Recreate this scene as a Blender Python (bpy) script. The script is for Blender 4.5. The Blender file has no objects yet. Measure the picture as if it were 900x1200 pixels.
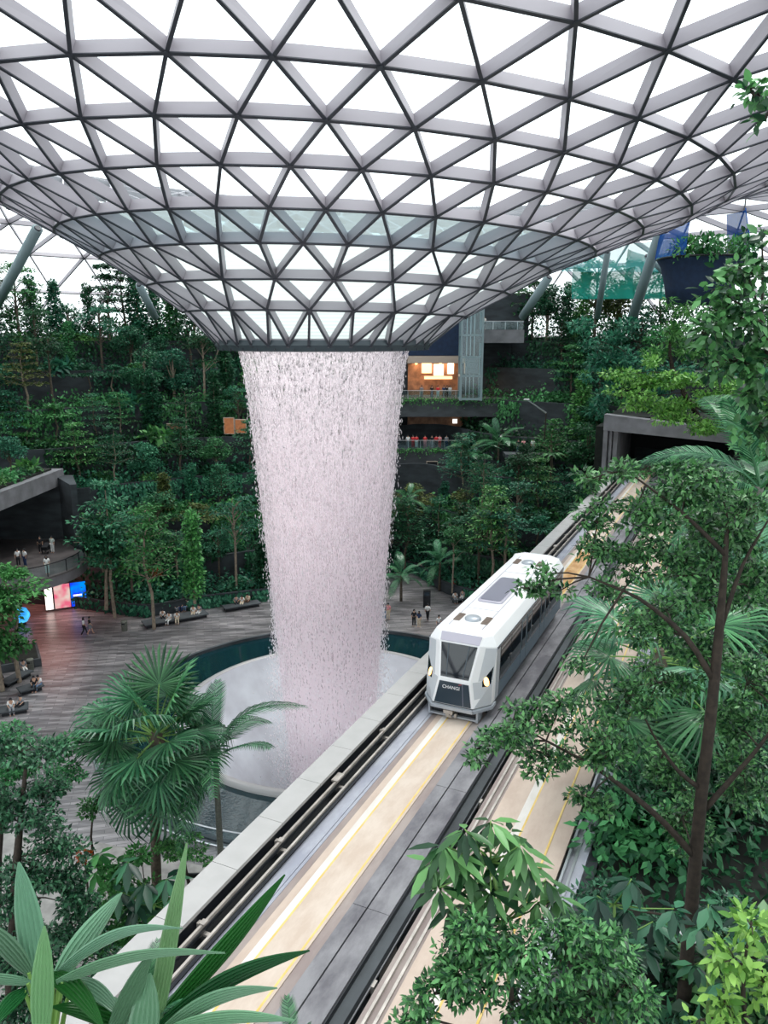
import bpy, bmesh, math, random
import numpy as np
from mathutils import Vector, Matrix, Euler
random.seed(7)
RNG = np.random.default_rng(11)
COL = bpy.context.scene.collection
D2R = math.pi / 180
CAM = np.array([0.0, 0.0, 27.0])
PIT = 12.8 * D2R
CP, SP = math.cos(PIT), math.sin(PIT)

# ------------------------------------------------------------------ layout helpers
def ray(px, py):
    a = (px - 450) / 900; u = (600 - py) / 900
    return np.array([a, CP + u * SP, u * CP - SP])
def on_plane(px, py, z):
    r = ray(px, py); t = (z - 27) / r[2]
    return CAM + r * t
def at_depth(px, py, zd): return CAM + ray(px, py) * zd
def at_y(px, py, Y):
    r = ray(px, py); return CAM + r * (Y / r[1])
def project(p):
    p = np.asarray(p, float) - CAM
    zd = p[1] * CP - p[2] * SP
    up = p[1] * SP + p[2] * CP
    return 450 + 900 * p[0] / zd, 600 - 900 * up / zd, zd
AZT = 25 * D2R
def trk(s, u, z):      # along / across the guideway
    return np.array([s * math.sin(AZT) + u * math.cos(AZT), s * math.cos(AZT) - u * math.sin(AZT), z])
VC = np.array([-4.0, 52.5, 0.0])       # axis of the waterfall
TOC = np.array([.0759, -.997, 0]); RTC = np.array([.997, .0759, 0])
def vpol(rho, phi, z):  # phi = 0 straight away from the viewpoint, + to the right
    return VC - TOC * rho * math.cos(phi) + RTC * rho * math.sin(phi) + np.array([0, 0, z])

# ------------------------------------------------------------------ materials
MATS = {}
def new_mat(name):
    m = bpy.data.materials.new(name); m.use_nodes = True
    nt = m.node_tree
    for n in list(nt.nodes): nt.nodes.remove(n)
    out = nt.nodes.new('ShaderNodeOutputMaterial')
    MATS[name] = m
    return m, nt, out
def node(nt, t, **kw):
    n = nt.nodes.new(t)
    for k, v in kw.items():
        if k in n.inputs: n.inputs[k].default_value = v
        else: setattr(n, k, v)
    return n
def plain(name, col, rough=.5, metal=0, spec=.5, noise=0, nscale=3, col2=None, bump=0, stretch=(1, 1, 1), emit=None, estr=0, detail=4):
    m, nt, out = new_mat(name)
    b = node(nt, 'ShaderNodeBsdfPrincipled'); b.inputs['Roughness'].default_value = rough
    b.inputs['Metallic'].default_value = metal; b.inputs['Specular IOR Level'].default_value = spec
    b.inputs['Base Color'].default_value = (*col, 1)
    if emit: b.inputs['Emission Color'].default_value = (*emit, 1); b.inputs['Emission Strength'].default_value = estr
    if noise or col2:
        tc = node(nt, 'ShaderNodeTexCoord'); mp = node(nt, 'ShaderNodeMapping'); mp.inputs['Scale'].default_value = stretch
        nz = node(nt, 'ShaderNodeTexNoise'); nz.inputs['Scale'].default_value = nscale; nz.inputs['Detail'].default_value = detail
        nt.links.new(tc.outputs['Object'], mp.inputs[0]); nt.links.new(mp.outputs[0], nz.inputs['Vector'])
        cr = node(nt, 'ShaderNodeValToRGB')
        c2 = col2 or tuple(c * (1 - noise) for c in col)
        cr.color_ramp.elements[0].position = .35; cr.color_ramp.elements[0].color = (*c2, 1)
        cr.color_ramp.elements[1].position = .65; cr.color_ramp.elements[1].color = (*col, 1)
        nt.links.new(nz.outputs['Fac'], cr.inputs[0]); nt.links.new(cr.outputs[0], b.inputs['Base Color'])
        if bump:
            bp = node(nt, 'ShaderNodeBump'); bp.inputs['Strength'].default_value = bump; bp.inputs['Distance'].default_value = .05
            nt.links.new(nz.outputs['Fac'], bp.inputs['Height']); nt.links.new(bp.outputs[0], b.inputs['Normal'])
    nt.links.new(b.outputs[0], out.inputs[0])
    return m
def leafmat(name, dark, light, trans=.25, rough=.42, objvar=.35, spec=.22, pos=(.1, .95)):
    m, nt, out = new_mat(name)
    geo = node(nt, 'ShaderNodeNewGeometry'); oi = node(nt, 'ShaderNodeObjectInfo')
    cr = node(nt, 'ShaderNodeValToRGB')
    cr.color_ramp.elements[0].color = (*dark, 1); cr.color_ramp.elements[1].color = (*light, 1)
    cr.color_ramp.elements[0].position = pos[0]; cr.color_ramp.elements[1].position = pos[1]
    nt.links.new(geo.outputs['Random Per Island'], cr.inputs[0])
    hs = node(nt, 'ShaderNodeHueSaturation')
    mr = node(nt, 'ShaderNodeMapRange'); mr.inputs['To Min'].default_value = 1 - objvar; mr.inputs['To Max'].default_value = 1 + objvar
    nt.links.new(oi.outputs['Random'], mr.inputs[0]); nt.links.new(mr.outputs[0], hs.inputs['Value'])
    mr2 = node(nt, 'ShaderNodeMapRange'); mr2.inputs['To Min'].default_value = .485; mr2.inputs['To Max'].default_value = .515
    ml = node(nt, 'ShaderNodeMath', operation='FRACT'); mm = node(nt, 'ShaderNodeMath', operation='MULTIPLY'); mm.inputs[1].default_value = 7.3
    nt.links.new(oi.outputs['Random'], mm.inputs[0]); nt.links.new(mm.outputs[0], ml.inputs[0]); nt.links.new(ml.outputs[0], mr2.inputs[0])
    nt.links.new(mr2.outputs[0], hs.inputs['Hue']); nt.links.new(cr.outputs[0], hs.inputs['Color'])
    b = node(nt, 'ShaderNodeBsdfPrincipled'); b.inputs['Roughness'].default_value = rough; b.inputs['Specular IOR Level'].default_value = spec
    t = node(nt, 'ShaderNodeBsdfTranslucent'); mx = node(nt, 'ShaderNodeMixShader'); mx.inputs[0].default_value = trans
    nt.links.new(hs.outputs[0], b.inputs['Base Color']); nt.links.new(hs.outputs[0], t.inputs['Color'])
    nt.links.new(b.outputs[0], mx.inputs[1]); nt.links.new(t.outputs[0], mx.inputs[2]); nt.links.new(mx.outputs[0], out.inputs[0])
    return m
# foliage colours
leafmat('leaf_teal', (.012, .075, .045), (.060, .240, .125))
leafmat('leaf_deep', (.007, .045, .022), (.035, .150, .065))
leafmat('leaf_mid', (.018, .095, .030), (.095, .330, .105))
leafmat('leaf_fresh', (.022, .110, .030), (.150, .400, .110), spec=.35)
leafmat('leaf_lime', (.060, .210, .030), (.300, .600, .130), spec=.4, objvar=.06)
leafmat('leaf_olive', (.035, .065, .018), (.170, .210, .065))
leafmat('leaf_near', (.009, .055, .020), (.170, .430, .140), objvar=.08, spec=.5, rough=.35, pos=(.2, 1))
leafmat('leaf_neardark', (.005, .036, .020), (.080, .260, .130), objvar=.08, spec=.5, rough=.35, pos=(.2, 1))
leafmat('leaf_palm', (.014, .085, .038), (.100, .310, .140), objvar=.3, rough=.3, spec=.5)
leafmat('leaf_red', (.20, .02, .01), (.45, .08, .02))
leafmat('leaf_blade', (.10, .22, .14), (.15, .30, .18), objvar=.35, rough=.3, trans=.2, spec=.5)
leafmat('leaf_bladelight', (.16, .34, .15), (.22, .42, .2), objvar=.1, rough=.3, trans=.25, spec=.5)
leafmat('leaf_bladedark', (.006, .060, .012), (.02, .120, .028), objvar=.2, rough=.3, trans=.2)
plain('bark', (.12, .095, .07), .85, noise=.5, nscale=6, bump=.5)
plain('bark_dark', (.045, .033, .024), .85, noise=.5, nscale=8, bump=.5)
plain('bark_pale', (.30, .24, .18), .8, noise=.4, nscale=5, bump=.3)
plain('petiole', (.16, .30, .07), .5)
plain('palm_grey', (.18, .19, .16), .8, noise=.4, nscale=9, stretch=(1, 1, 3))
plain('concrete_dark', (.075, .085, .095), .8, noise=.45, nscale=.6, bump=.2, stretch=(1, 1, 2.2))
plain('concrete_mid', (.20, .20, .215), .8, noise=.35, nscale=.8, bump=.2)
plain('concrete_wall', (.042, .052, .060), .85, noise=.5, nscale=.5, stretch=(1, 1, 3))
plain('soil', (.012, .016, .012), .95, noise=.5, nscale=2)
plain('black_metal', (.008, .010, .014), .35, metal=0, spec=.5)
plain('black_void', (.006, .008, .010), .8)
plain('steel', (.55, .57, .60), .3, metal=.9)
plain('rail_metal', (.55, .50, .46), .4, metal=.4, noise=.3, nscale=3)
plain('lattice', (.40, .375, .41), .55, spec=.4)
plain('flange', (.05, .055, .07), .45)
plain('rim_grey', (.075, .10, .115), .4, metal=.2)
plain('column_grey', (.22, .30, .32), .5)
plain('coping', (.40, .39, .385), .6, noise=.08, nscale=2)
plain('joint', (.10, .10, .10), .8)
plain('white_paint', (.80, .80, .81), .35)
plain('warm_glow', (.9, .55, .3), .5, emit=(1, .5, .22), estr=2.2)
plain('lamp_warm', (1, .7, .4), .5, emit=(1, .50, .16), estr=3.2)
plain('shop_white', (.9, .85, .8), .5, emit=(1, .93, .85), estr=1.8)
plain('shop_brown', (.35, .17, .09), .6, noise=.5, nscale=1.5)
plain('soffit', (.50, .40, .33), .7)
plain('glass_dark', (.006, .010, .015), .03, spec=.8)
plain('navy', (.010, .028, .075), .8, noise=.3, nscale=2)
def sheet(name, col, fac, rough=.1, kind='glossy'):
    m, nt, out = new_mat(name)
    tr = node(nt, 'ShaderNodeBsdfTransparent'); tr.inputs[0].default_value = (*col, 1)
    g = node(nt, 'ShaderNodeBsdfGlossy' if kind == 'glossy' else 'ShaderNodeBsdfTranslucent')
    if kind == 'glossy': g.inputs['Roughness'].default_value = rough
    d = node(nt, 'ShaderNodeBsdfDiffuse'); d.inputs[0].default_value = (.85, .9, .9, 1)
    g.inputs[0].default_value = (.9, .95, .95, 1)
    m1 = node(nt, 'ShaderNodeMixShader'); m1.inputs[0].default_value = .5 if kind != 'glossy' else .0
    nt.links.new(g.outputs[0], m1.inputs[1]); nt.links.new(d.outputs[0], m1.inputs[2])
    mx = node(nt, 'ShaderNodeMixShader'); mx.inputs[0].default_value = fac
    nt.links.new(tr.outputs[0], mx.inputs[1]); nt.links.new(m1.outputs[0], mx.inputs[2]); nt.links.new(mx.outputs[0], out.inputs[0])
    return m
sheet('glazing', (.95, .985, .985), .05)
def frosted(name, fac, stripes):
    m, nt, out = new_mat(name)
    tr = node(nt, 'ShaderNodeBsdfTransparent'); tr.inputs[0].default_value = (.90, .97, .97, 1)
    t = node(nt, 'ShaderNodeBsdfTranslucent'); t.inputs[0].default_value = (.62, .70, .68, 1)
    d = node(nt, 'ShaderNodeBsdfDiffuse'); d.inputs[0].default_value = (.60, .68, .66, 1)
    m1 = node(nt, 'ShaderNodeMixShader'); m1.inputs[0].default_value = .3
    nt.links.new(t.outputs[0], m1.inputs[1]); nt.links.new(d.outputs[0], m1.inputs[2])
    mx = node(nt, 'ShaderNodeMixShader'); mx.inputs[0].default_value = fac
    if stripes:
        tc = node(nt, 'ShaderNodeTexCoord'); wv = node(nt, 'ShaderNodeTexWave', bands_direction='Z'); wv.inputs['Scale'].default_value = 1.6
        wv.inputs['Distortion'].default_value = 0
        mr = node(nt, 'ShaderNodeMapRange'); mr.inputs['To Min'].default_value = fac - .12; mr.inputs['To Max'].default_value = fac + .05
        nt.links.new(tc.outputs['Object'], wv.inputs[0]); nt.links.new(wv.outputs['Fac'], mr.inputs[0]); nt.links.new(mr.outputs[0], mx.inputs[0])
    nt.links.new(tr.outputs[0], mx.inputs[1]); nt.links.new(m1.outputs[0], mx.inputs[2]); nt.links.new(mx.outputs[0], out.inputs[0])
frosted('frosted', .90, True)
frosted('half_frosted', .35, False)
MATS['half_frosted'].node_tree.nodes['Transparent BSDF'].inputs[0].default_value = (.33, .50, .54, 1)
sheet('balustrade_glass', (.72, .84, .86), .05)
plain('amber_dim', (.16, .07, .03), .6, noise=.8, nscale=2.5, emit=(1, .35, .12), estr=.25)
def clear_net(name, col, alpha):
    m, nt, out = new_mat(name)
    tr = node(nt, 'ShaderNodeBsdfTransparent'); d = node(nt, 'ShaderNodeBsdfDiffuse'); d.inputs[0].default_value = (*col, 1)
    mx = node(nt, 'ShaderNodeMixShader'); mx.inputs[0].default_value = alpha
    nt.links.new(tr.outputs[0], mx.inputs[1]); nt.links.new(d.outputs[0], mx.inputs[2]); nt.links.new(mx.outputs[0], out.inputs[0])
clear_net('net_blue', (.02, .09, .34), .85)
clear_net('net_green', (.02, .26, .20), .72)
clear_net('net_teal', (.10, .42, .42), .55)

# ------------------------------------------------------------------ mesh helpers
def link_mesh(name, me, mat=None, parent=None, smooth=False):
    o = bpy.data.objects.new(name, me); COL.objects.link(o)
    if parent is not None: o.parent = parent
    if mat is not None and len(me.materials) == 0:
        for x in (mat if isinstance(mat, (list, tuple)) else [mat]): me.materials.append(MATS[x])
    if smooth: me.polygons.foreach_set('use_smooth', [True] * len(me.polygons))
    return o
class MB:
    def __init__(s): s.v = []; s.f = []; s.m = []
    def add(s, vs, fs, mi=0):
        n = len(s.v); s.v.extend([tuple(map(float, v)) for v in vs])
        for f in fs: s.f.append([i + n for i in f]); s.m.append(mi)
    def box(s, c, size, R=None, mi=0, taper=1.0):
        c = np.asarray(c, float); hx, hy, hz = np.asarray(size, float) / 2
        vs = []
        for z, t in ((-hz, 1), (hz, taper)):
            for x, y in ((-hx, -hy), (hx, -hy), (hx, hy), (-hx, hy)): vs.append((x * t, y * t, z))
        vs = np.array(vs)
        if R is not None: vs = vs @ np.asarray(R).T
        s.add(vs + c, [(3, 2, 1, 0), (4, 5, 6, 7), (0, 1, 5, 4), (1, 2, 6, 5), (2, 3, 7, 6), (3, 0, 4, 7)], mi)
    def prism(s, pts, z0, z1, mi=0):
        n = len(pts)
        s.add([(p[0], p[1], z0) for p in pts] + [(p[0], p[1], z1) for p in pts],
              [tuple(range(n - 1, -1, -1)), tuple(range(n, 2 * n))] + [(i, (i + 1) % n, n + (i + 1) % n, n + i) for i in range(n)], mi)
    def hexa(s, a, b, mi=0):  # loft between two equal polygons
        n = len(a); s.add(list(a) + list(b), [tuple(range(n - 1, -1, -1)), tuple(range(n, 2 * n))] + [(i, (i + 1) % n, n + (i + 1) % n, n + i) for i in range(n)], mi)
    def loft(s, rings, close=True, cap=True, mi=0):
        n = len(rings[0]); vs = [p for r in rings for p in r]; fs = []
        for k in range(len(rings) - 1):
            for i in range(n if close else n - 1):
                j = (i + 1) % n; fs.append((k * n + i, k * n + j, (k + 1) * n + j, (k + 1) * n + i))
        if cap: fs.append(tuple(range(n - 1, -1, -1))); fs.append(tuple((len(rings) - 1) * n + i for i in range(n)))
        s.add(vs, fs, mi)
    def tube(s, pts, rad, n=8, mi=0, cap=True):
        pts = [np.asarray(p, float) for p in pts]
        if not hasattr(rad, '__len__'): rad = [rad] * len(pts)
        rings = []; prev = None
        for i, p in enumerate(pts):
            d = pts[min(i + 1, len(pts) - 1)] - pts[max(i - 1, 0)]; d = d / (np.linalg.norm(d) + 1e-9)
            a = np.array([0, 0, 1.]) if abs(d[2]) < .95 else np.array([1., 0, 0])
            if prev is not None: a = prev
            x = np.cross(a, d); x /= np.linalg.norm(x) + 1e-9; y = np.cross(d, x); prev = y
            prev = np.cross(d, x) if True else prev
            rings.append([p + rad[i] * (math.cos(t) * x + math.sin(t) * y) for t in np.linspace(0, 2 * math.pi, n, endpoint=False)])
            prev = y
        s.loft(rings, True, cap, mi)
    def lathe(s, prof, c=(0, 0, 0), n=48, mi=0, a0=0, a1=2 * math.pi, cap=False):
        full = abs(a1 - a0 - 2 * math.pi) < 1e-6
        ang = np.linspace(a0, a1, n, endpoint=not full)
        vs = []; fs = []
        for (r, z) in prof:
            for t in ang: vs.append((c[0] + r * math.cos(t), c[1] + r * math.sin(t), c[2] + z))
        m = len(ang)
        for k in range(len(prof) - 1):
            for i in range(m if full else m - 1):
                j = (i + 1) % m; fs.append((k * m + i, k * m + j, (k + 1) * m + j, (k + 1) * m + i))
        if cap: fs.append(tuple(range(m - 1, -1, -1))); fs.append(tuple((len(prof) - 1) * m + i for i in range(m)))
        s.add(vs, fs, mi)
    def mesh(s, name):
        me = bpy.data.meshes.new(name); me.from_pydata(s.v, [], s.f)
        if s.m and max(s.m) > 0: me.polygons.foreach_set('material_index', s.m)
        me.update(); return me
    def build(s, name, mat, parent=None, smooth=False):
        me = s.mesh(name)
        return link_mesh(name, me, mat, parent, smooth)
def tag(o, label=None, cat=None, group=None, kind=None):
    if label: o['label'] = label
    if cat: o['category'] = cat
    if group: o['group'] = group
    if kind: o['kind'] = kind
    return o
def empty(name, loc=(0, 0, 0), rz=0):
    o = bpy.data.objects.new(name, None); COL.objects.link(o); o.location = tuple(map(float, loc)); o.rotation_euler = (0, 0, rz)
    o.empty_display_size = .2
    return o
def copy_tree(o, parent=None):
    c = o.copy(); COL.objects.link(c); c.parent = parent
    for ch in KIDS.get(o.name, []):
        copy_tree(ch, c)
    return c
KIDS = {}
def kids(root, *chs):
    KIDS[root.name] = list(chs); return root
def structure(name, mb, mat, smooth=False, label=None):
    o = mb.build(name, mat, None, smooth); o['kind'] = 'structure'
    if label: o['label'] = label
    return o

# ------------------------------------------------------------------ leaves as arrays
T4 = (np.array([(0, 0, 0), (-.5, .45, .12), (0, 1, 0), (.5, .45, .12)]), [(0, 2, 1), (0, 3, 2)])
T8 = (np.array([(0, 0, 0), (-.5, .35, .10), (0, .38, -.02), (.5, .35, .10), (-.38, .7, .04), (0, .72, -.06), (.38, .7, .04), (0, 1, -.16)]),
      [(0, 2, 1), (0, 3, 2), (1, 2, 5, 4), (2, 3, 6, 5), (4, 5, 7), (5, 6, 7)])
def unit(a): return a / (np.linalg.norm(a, axis=-1, keepdims=True) + 1e-9)
def leaf_mesh(name, P, D, N, L, W, tmpl=T4):
    n = len(P); D = unit(D); X = unit(np.cross(D, N)); Nn = np.cross(X, D)
    L = np.broadcast_to(L, (n,)); W = np.broadcast_to(W, (n,))
    tv, tf = tmpl; k = len(tv)
    V = (P[:, None, :] + X[:, None, :] * (tv[None, :, 0, None] * W[:, None, None]) + D[:, None, :] * (tv[None, :, 1, None] * L[:, None, None])
         + Nn[:, None, :] * (tv[None, :, 2, None] * W[:, None, None])).reshape(-1, 3)
    off = np.arange(n) * k
    loops = []; tot = []
    fl = [np.array(f) for f in tf]
    F = np.concatenate([f for f in fl]); cnt = np.array([len(f) for f in fl])
    loops = (off[:, None] + F[None, :]).reshape(-1).astype(np.int32)
    tot = np.tile(cnt, n).astype(np.int32); start = np.concatenate([[0], np.cumsum(tot)[:-1]]).astype(np.int32)
    me = bpy.data.meshes.new(name)
    me.vertices.add(len(V)); me.vertices.foreach_set('co', V.astype(np.float32).ravel())
    me.loops.add(len(loops)); me.loops.foreach_set('vertex_index', loops)
    me.polygons.add(len(tot)); me.polygons.foreach_set('loop_start', start)
    me.update(calc_edges=True); me.validate()
    return me
class Leaves:
    def __init__(s): s.P = []; s.D = []; s.N = []; s.L = []; s.W = []
    def put(s, P, D, N, L, W):
        P = np.asarray(P); n = len(P); s.P.append(P); s.D.append(D); s.N.append(N)
        s.L.append(np.broadcast_to(L, (n,))); s.W.append(np.broadcast_to(W, (n,)))
    def blob(s, c, rad, n, L, up=1.0, ratio=.5, shell=.6, rng=RNG):
        v = unit(rng.normal(size=(n, 3))); r = rng.random((n, 1)) ** (1 / (2.2 + 3 * shell)) 
        P = np.asarray(c) + v * r * np.asarray(rad)
        D = unit(v * .8 + rng.normal(size=(n, 3)) * .55 + np.array([0, 0, -.25]))
        N = np.array([0, 0, up]) + rng.normal(size=(n, 3)) * .45 + v * .4
        l = L * rng.uniform(.65, 1.25, n)
        s.put(P, D, N, l, l * ratio)
    def disc(s, c, R, n, L, thick=.12, droop=.12, ratio=.5, rng=RNG, a0=0, a1=2 * math.pi):
        a = rng.uniform(a0, a1, n); r = R * np.sqrt(rng.random(n))
        P = np.stack([c[0] + r * np.cos(a), c[1] + r * np.sin(a), c[2] - droop * (r / max(R, .01)) ** 2 * R + rng.normal(size=n) * thick], 1)
        D = np.stack([np.cos(a), np.sin(a), -.25 + 0 * a], 1) + rng.normal(size=(n, 3)) * .5
        N = np.array([0, 0, 1.]) + rng.normal(size=(n, 3)) * .28
        l = L * rng.uniform(.6, 1.25, n); s.put(P, unit(D), N, l, l * ratio)
    def mesh(s, name, tmpl=T4):
        return leaf_mesh(name, np.concatenate(s.P), np.concatenate(s.D), np.concatenate(s.N), np.concatenate(s.L), np.concatenate(s.W), tmpl)
    def build(s, name, mat, parent=None, tmpl=T4):
        return link_mesh(name, s.mesh(name, tmpl), mat, parent)
def set_obj_mat(o, mat, i=0):
    o.material_slots[i].link = 'OBJECT'; o.material_slots[i].material = MATS[mat]


SKY = 2.1
SUNE = 2.8
PHASE0 = 0.048
FIN_D = .55
# ------------------------------------------------------------------ camera, sky, light
cam = bpy.data.cameras.new('camera'); camo = bpy.data.objects.new('camera', cam); COL.objects.link(camo)
cam.sensor_fit = 'HORIZONTAL'; cam.sensor_width = 36; cam.lens = 36; cam.clip_end = 600; cam.clip_start = .05
camo.location = tuple(CAM); camo.rotation_euler = (math.pi / 2 - PIT, 0, 0)
sc = bpy.context.scene; sc.camera = camo
sc.view_settings.view_transform = 'Standard'; sc.view_settings.look = 'None'; sc.view_settings.gamma = 1; sc.view_settings.exposure = 0
sc.view_settings.use_curve_mapping = False
sc.cycles.max_bounces = 7; sc.cycles.transparent_max_bounces = 40; sc.cycles.diffuse_bounces = 3; sc.cycles.glossy_bounces = 3
sc.cycles.transmission_bounces = 4; sc.cycles.volume_bounces = 3; sc.cycles.sample_clamp_indirect = 6; sc.cycles.caustics_reflective = False; sc.cycles.caustics_refractive = False
W = bpy.data.worlds.new('overcast_sky'); sc.world = W; W.use_nodes = True
bg = W.node_tree.nodes['Background']; bg.inputs[0].default_value = (.93, .975, 1, 1); bg.inputs[1].default_value = SKY
sun = bpy.data.lights.new('sun', 'SUN'); sun.energy = SUNE; sun.angle = 25 * D2R; sun.color = (1, .96, .92)
suno = bpy.data.objects.new('sun', sun); COL.objects.link(suno); suno.rotation_euler = (-18 * D2R, 14 * D2R, 0); suno.location = (0, 0, 90)

# ------------------------------------------------------------------ glass roof: steel lattice funnel
RM = [6.8, 9.3, 11.7, 14.2, 16.7, 19.3, 21.9, 24.2, 27, 30.2, 34, 38.5, 43.5, 49, 55, 61, 67, 72, 76, 79]
ZM = [-.1, 1.4, 2.85, 4.3, 5.45, 6.65, 7.75, 9.0, 10.3, 11.5, 12.7, 13.8, 14.8, 15.5, 15.8, 15.2, 13.4, 10.4, 6, 0]
DZ = [0, .15, .22, .35, .55, .75, 1.1, 1.38, 1.6, 1.8, 2, 2, 2, 1.8, 1.6, 1.4, 1.2, 1, .5, 0]
DR = [0, .2, .5, .45, .6, .6, .5, .2, 0, 0, 0, 0, 0, 0, 0, 0, 0, 0, 0, 0]
NN = [36, 24, 24] + [42] * 7 + [63] * 10
def shell_pt(k, a):
    r = RM[k] + DR[k] * math.sin(a); z = 27 + ZM[k] - DZ[k] * math.sin(a)
    return VC + TOC * r * math.cos(a) + RTC * r * math.sin(a) + np.array([0, 0, z])
def shell_n(k, a):
    i0, i1 = max(k - 1, 0), min(k + 1, len(RM) - 1)
    dr, dz = RM[i1] - RM[i0], ZM[i1] - ZM[i0]
    l = math.hypot(dr, dz); nr, nz = dz / l, -dr / l
    return (TOC * math.cos(a) + RTC * math.sin(a)) * nr + np.array([0, 0, nz])
RINGS = []
ph = PHASE0
for k, n in enumerate(NN):
    if k in (1,): ph = PHASE0 + math.pi / 24
    elif k > 1 and n == NN[k - 1]: ph += math.pi / n
    elif k > 1: ph = ph + math.pi / n
    RINGS.append([(ph + 2 * math.pi * i / n) for i in range(n)])
edges = []; tris = []
for k in range(len(NN)):
    n = NN[k]
    for i in range(n): edges.append(((k, i), (k, (i + 1) % n), 'ring'))
    if k + 1 == len(NN): break
    A, B = RINGS[k], RINGS[k + 1]; m = NN[k + 1]
    j0 = min(range(m), key=lambda j: abs(((B[j] - A[0] + math.pi) % (2 * math.pi)) - math.pi))
    # walk both rings
    i = 0; j = 0; off = ((B[j0] - A[0] + math.pi) % (2 * math.pi)) - math.pi
    aa = lambda i: 2 * math.pi * i / n
    bb = lambda j: off + 2 * math.pi * j / m
    edges.append(((k, 0), (k + 1, j0), 'diag'))
    while i < n or j < m:
        if j >= m or (i < n and aa(i + 1) - bb(j) < bb(j + 1) - aa(i)):
            tris.append(((k, i % n), (k, (i + 1) % n), (k + 1, (j0 + j) % m), k)); i += 1
        else:
            tris.append(((k, i % n), (k + 1, (j0 + j + 1) % m), (k + 1, (j0 + j) % m), k)); j += 1
        if i < n or j < m: edges.append(((k, i % n), (k + 1, (j0 + j) % m), 'diag'))
PTS = {}; NRM = {}
for k, n in enumerate(NN):
    for i in range(n): NRM[k, i] = shell_n(k, RINGS[k][i]); PTS[k, i] = shell_pt(k, RINGS[k][i]) - NRM[k, i] * (FIN_D + .05) * (0 if k == 0 else 1)
fins = MB(); flg = MB()
for a, b, kind in edges:
    p, q = PTS[a], PTS[b]; n1, n2 = NRM[a], NRM[b]
    big = max(a[0], b[0]) >= 10
    dep = FIN_D * (1.15 if big else 1.0) * (.85 if min(a[0], b[0]) == 0 else 1); w = .13
    d = q - p; d = d / np.linalg.norm(d); nm = unit(n1 + n2); x = unit(np.cross(d, nm))
    h = x * w / 2
    fins.hexa([p - h, p + h, p + h + n1 * dep, p - h + n1 * dep], [q - h, q + h, q + h + n2 * dep, q - h + n2 * dep])
    h = x * .07; t = .05
    flg.hexa([p - h + n1 * dep, p + h + n1 * dep, p + h + n1 * (dep + t), p - h + n1 * (dep + t)],
             [q - h + n2 * dep, q + h + n2 * dep, q + h + n2 * (dep + t), q - h + n2 * (dep + t)])
for key, p in PTS.items():
    n = NRM[key]; dep = FIN_D * (.85 if key[0] == 0 else 1)
    a = unit(np.cross(n, [0.3, .2, 1])); b = np.cross(n, a)
    r = .13
    lo = [p + n * (dep - .1) + r * (math.cos(t) * a + math.sin(t) * b) for t in np.arange(6) * math.pi / 3]
    flg.hexa(lo, [x + n * .18 for x in lo])
roof = empty('ceiling', VC + np.array([0, 0, 27])); roof['kind'] = 'structure'; roof['label'] = 'funnel shaped glass roof on a triangular steel lattice above the waterfall'
def rel(o, root):
    o.parent = root; o.matrix_parent_inverse = Matrix.Translation(-root.location) if root.rotation_euler.z == 0 else (Matrix.Translation(root.location) @ Matrix.Rotation(root.rotation_euler.z, 4, 'Z')).inverted()
    return o
rel(fins.build('steel_lattice', 'lattice'), roof)
rel(flg.build('lattice_flange', 'flange'), roof)
for nm, mt, sel in (('frosted_glazing', 'frosted', lambda k: k < 3), ('tinted_glazing', 'half_frosted', lambda k: k == 3), ('clear_glazing', 'glazing', lambda k: k >= 4)):
    g = MB()
    for a, b, c, k in tris:
        if sel(k): g.add([PTS[a], PTS[b], PTS[c]], [(0, 1, 2)])
    rel(g.build(nm, mt), roof)
# rim of the opening
rim = MB(); rim.lathe([(6.2, 26.85), (7.15, 26.85), (7.15, 26.55), (6.9, 26.2), (5.9, 26.15), (5.75, 26.3), (5.75, 26.8), (6.2, 26.85)], VC, 96)
rel(rim.build('rim_band', 'rim_grey', smooth=False), roof)
tr_ = MB()
for i in range(36):
    a = 2 * math.pi * i / 36
    c = VC + np.array([7.0 * math.cos(a), 7.0 * math.sin(a), 26.45]); tr_.box(c, (.06, .05, .5), Matrix.Rotation(a, 3, 'Z'))
rel(tr_.build('rim_joint', 'flange'), roof)
trf = MB(); trf.lathe([(5.6, 26.85), (6.4, 26.85), (6.4, 27.2), (5.5, 27.25)], VC, 64)
rel(trf.build('water_channel', 'rim_grey', smooth=True), roof)

# slanting columns that carry the roof
def col_px(p0, Y0, p1, Y1, r, label):
    a = at_y(*p0, Y0); b = at_y(*p1, Y1)
    m = MB(); m.tube([a, b], [r, r], 14); 
    t = empty('roof_column', a); s = rel(m.build('shaft', 'column_grey', smooth=True), t)
    mb = MB(); d = unit(b - a); mb.tube([b - d * .5, b + d * .15], [r * 1.0, r * .55], 14); rel(mb.build('column_head', 'flange'), t)
    tag(t, label, 'column', 'slanting columns under the roof'); return t
col_px((-12, 372), 92, (44, 268), 84, .55, 'thick grey column leaning towards the lattice roof at the edge of the dense forest')
col_px((182, 372), 92, (163, 334), 88, .42, 'short grey column peeking out under the funnel above the forest')
col_px((737, 385), 92, (773, 274), 84, .55, 'thick grey column leaning among the trees below the blue net')
col_px((612, 372), 96, (643, 325), 92, .5, 'grey column leaning under the funnel near the lift tower')
col_px((700, 372), 96, (712, 296), 90, .35, 'slender grey column standing between two thick slanted ones')
col_px((800, 340), 90, (758, 300), 88, .3, 'thin grey brace crossing behind the blue net tub')

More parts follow.
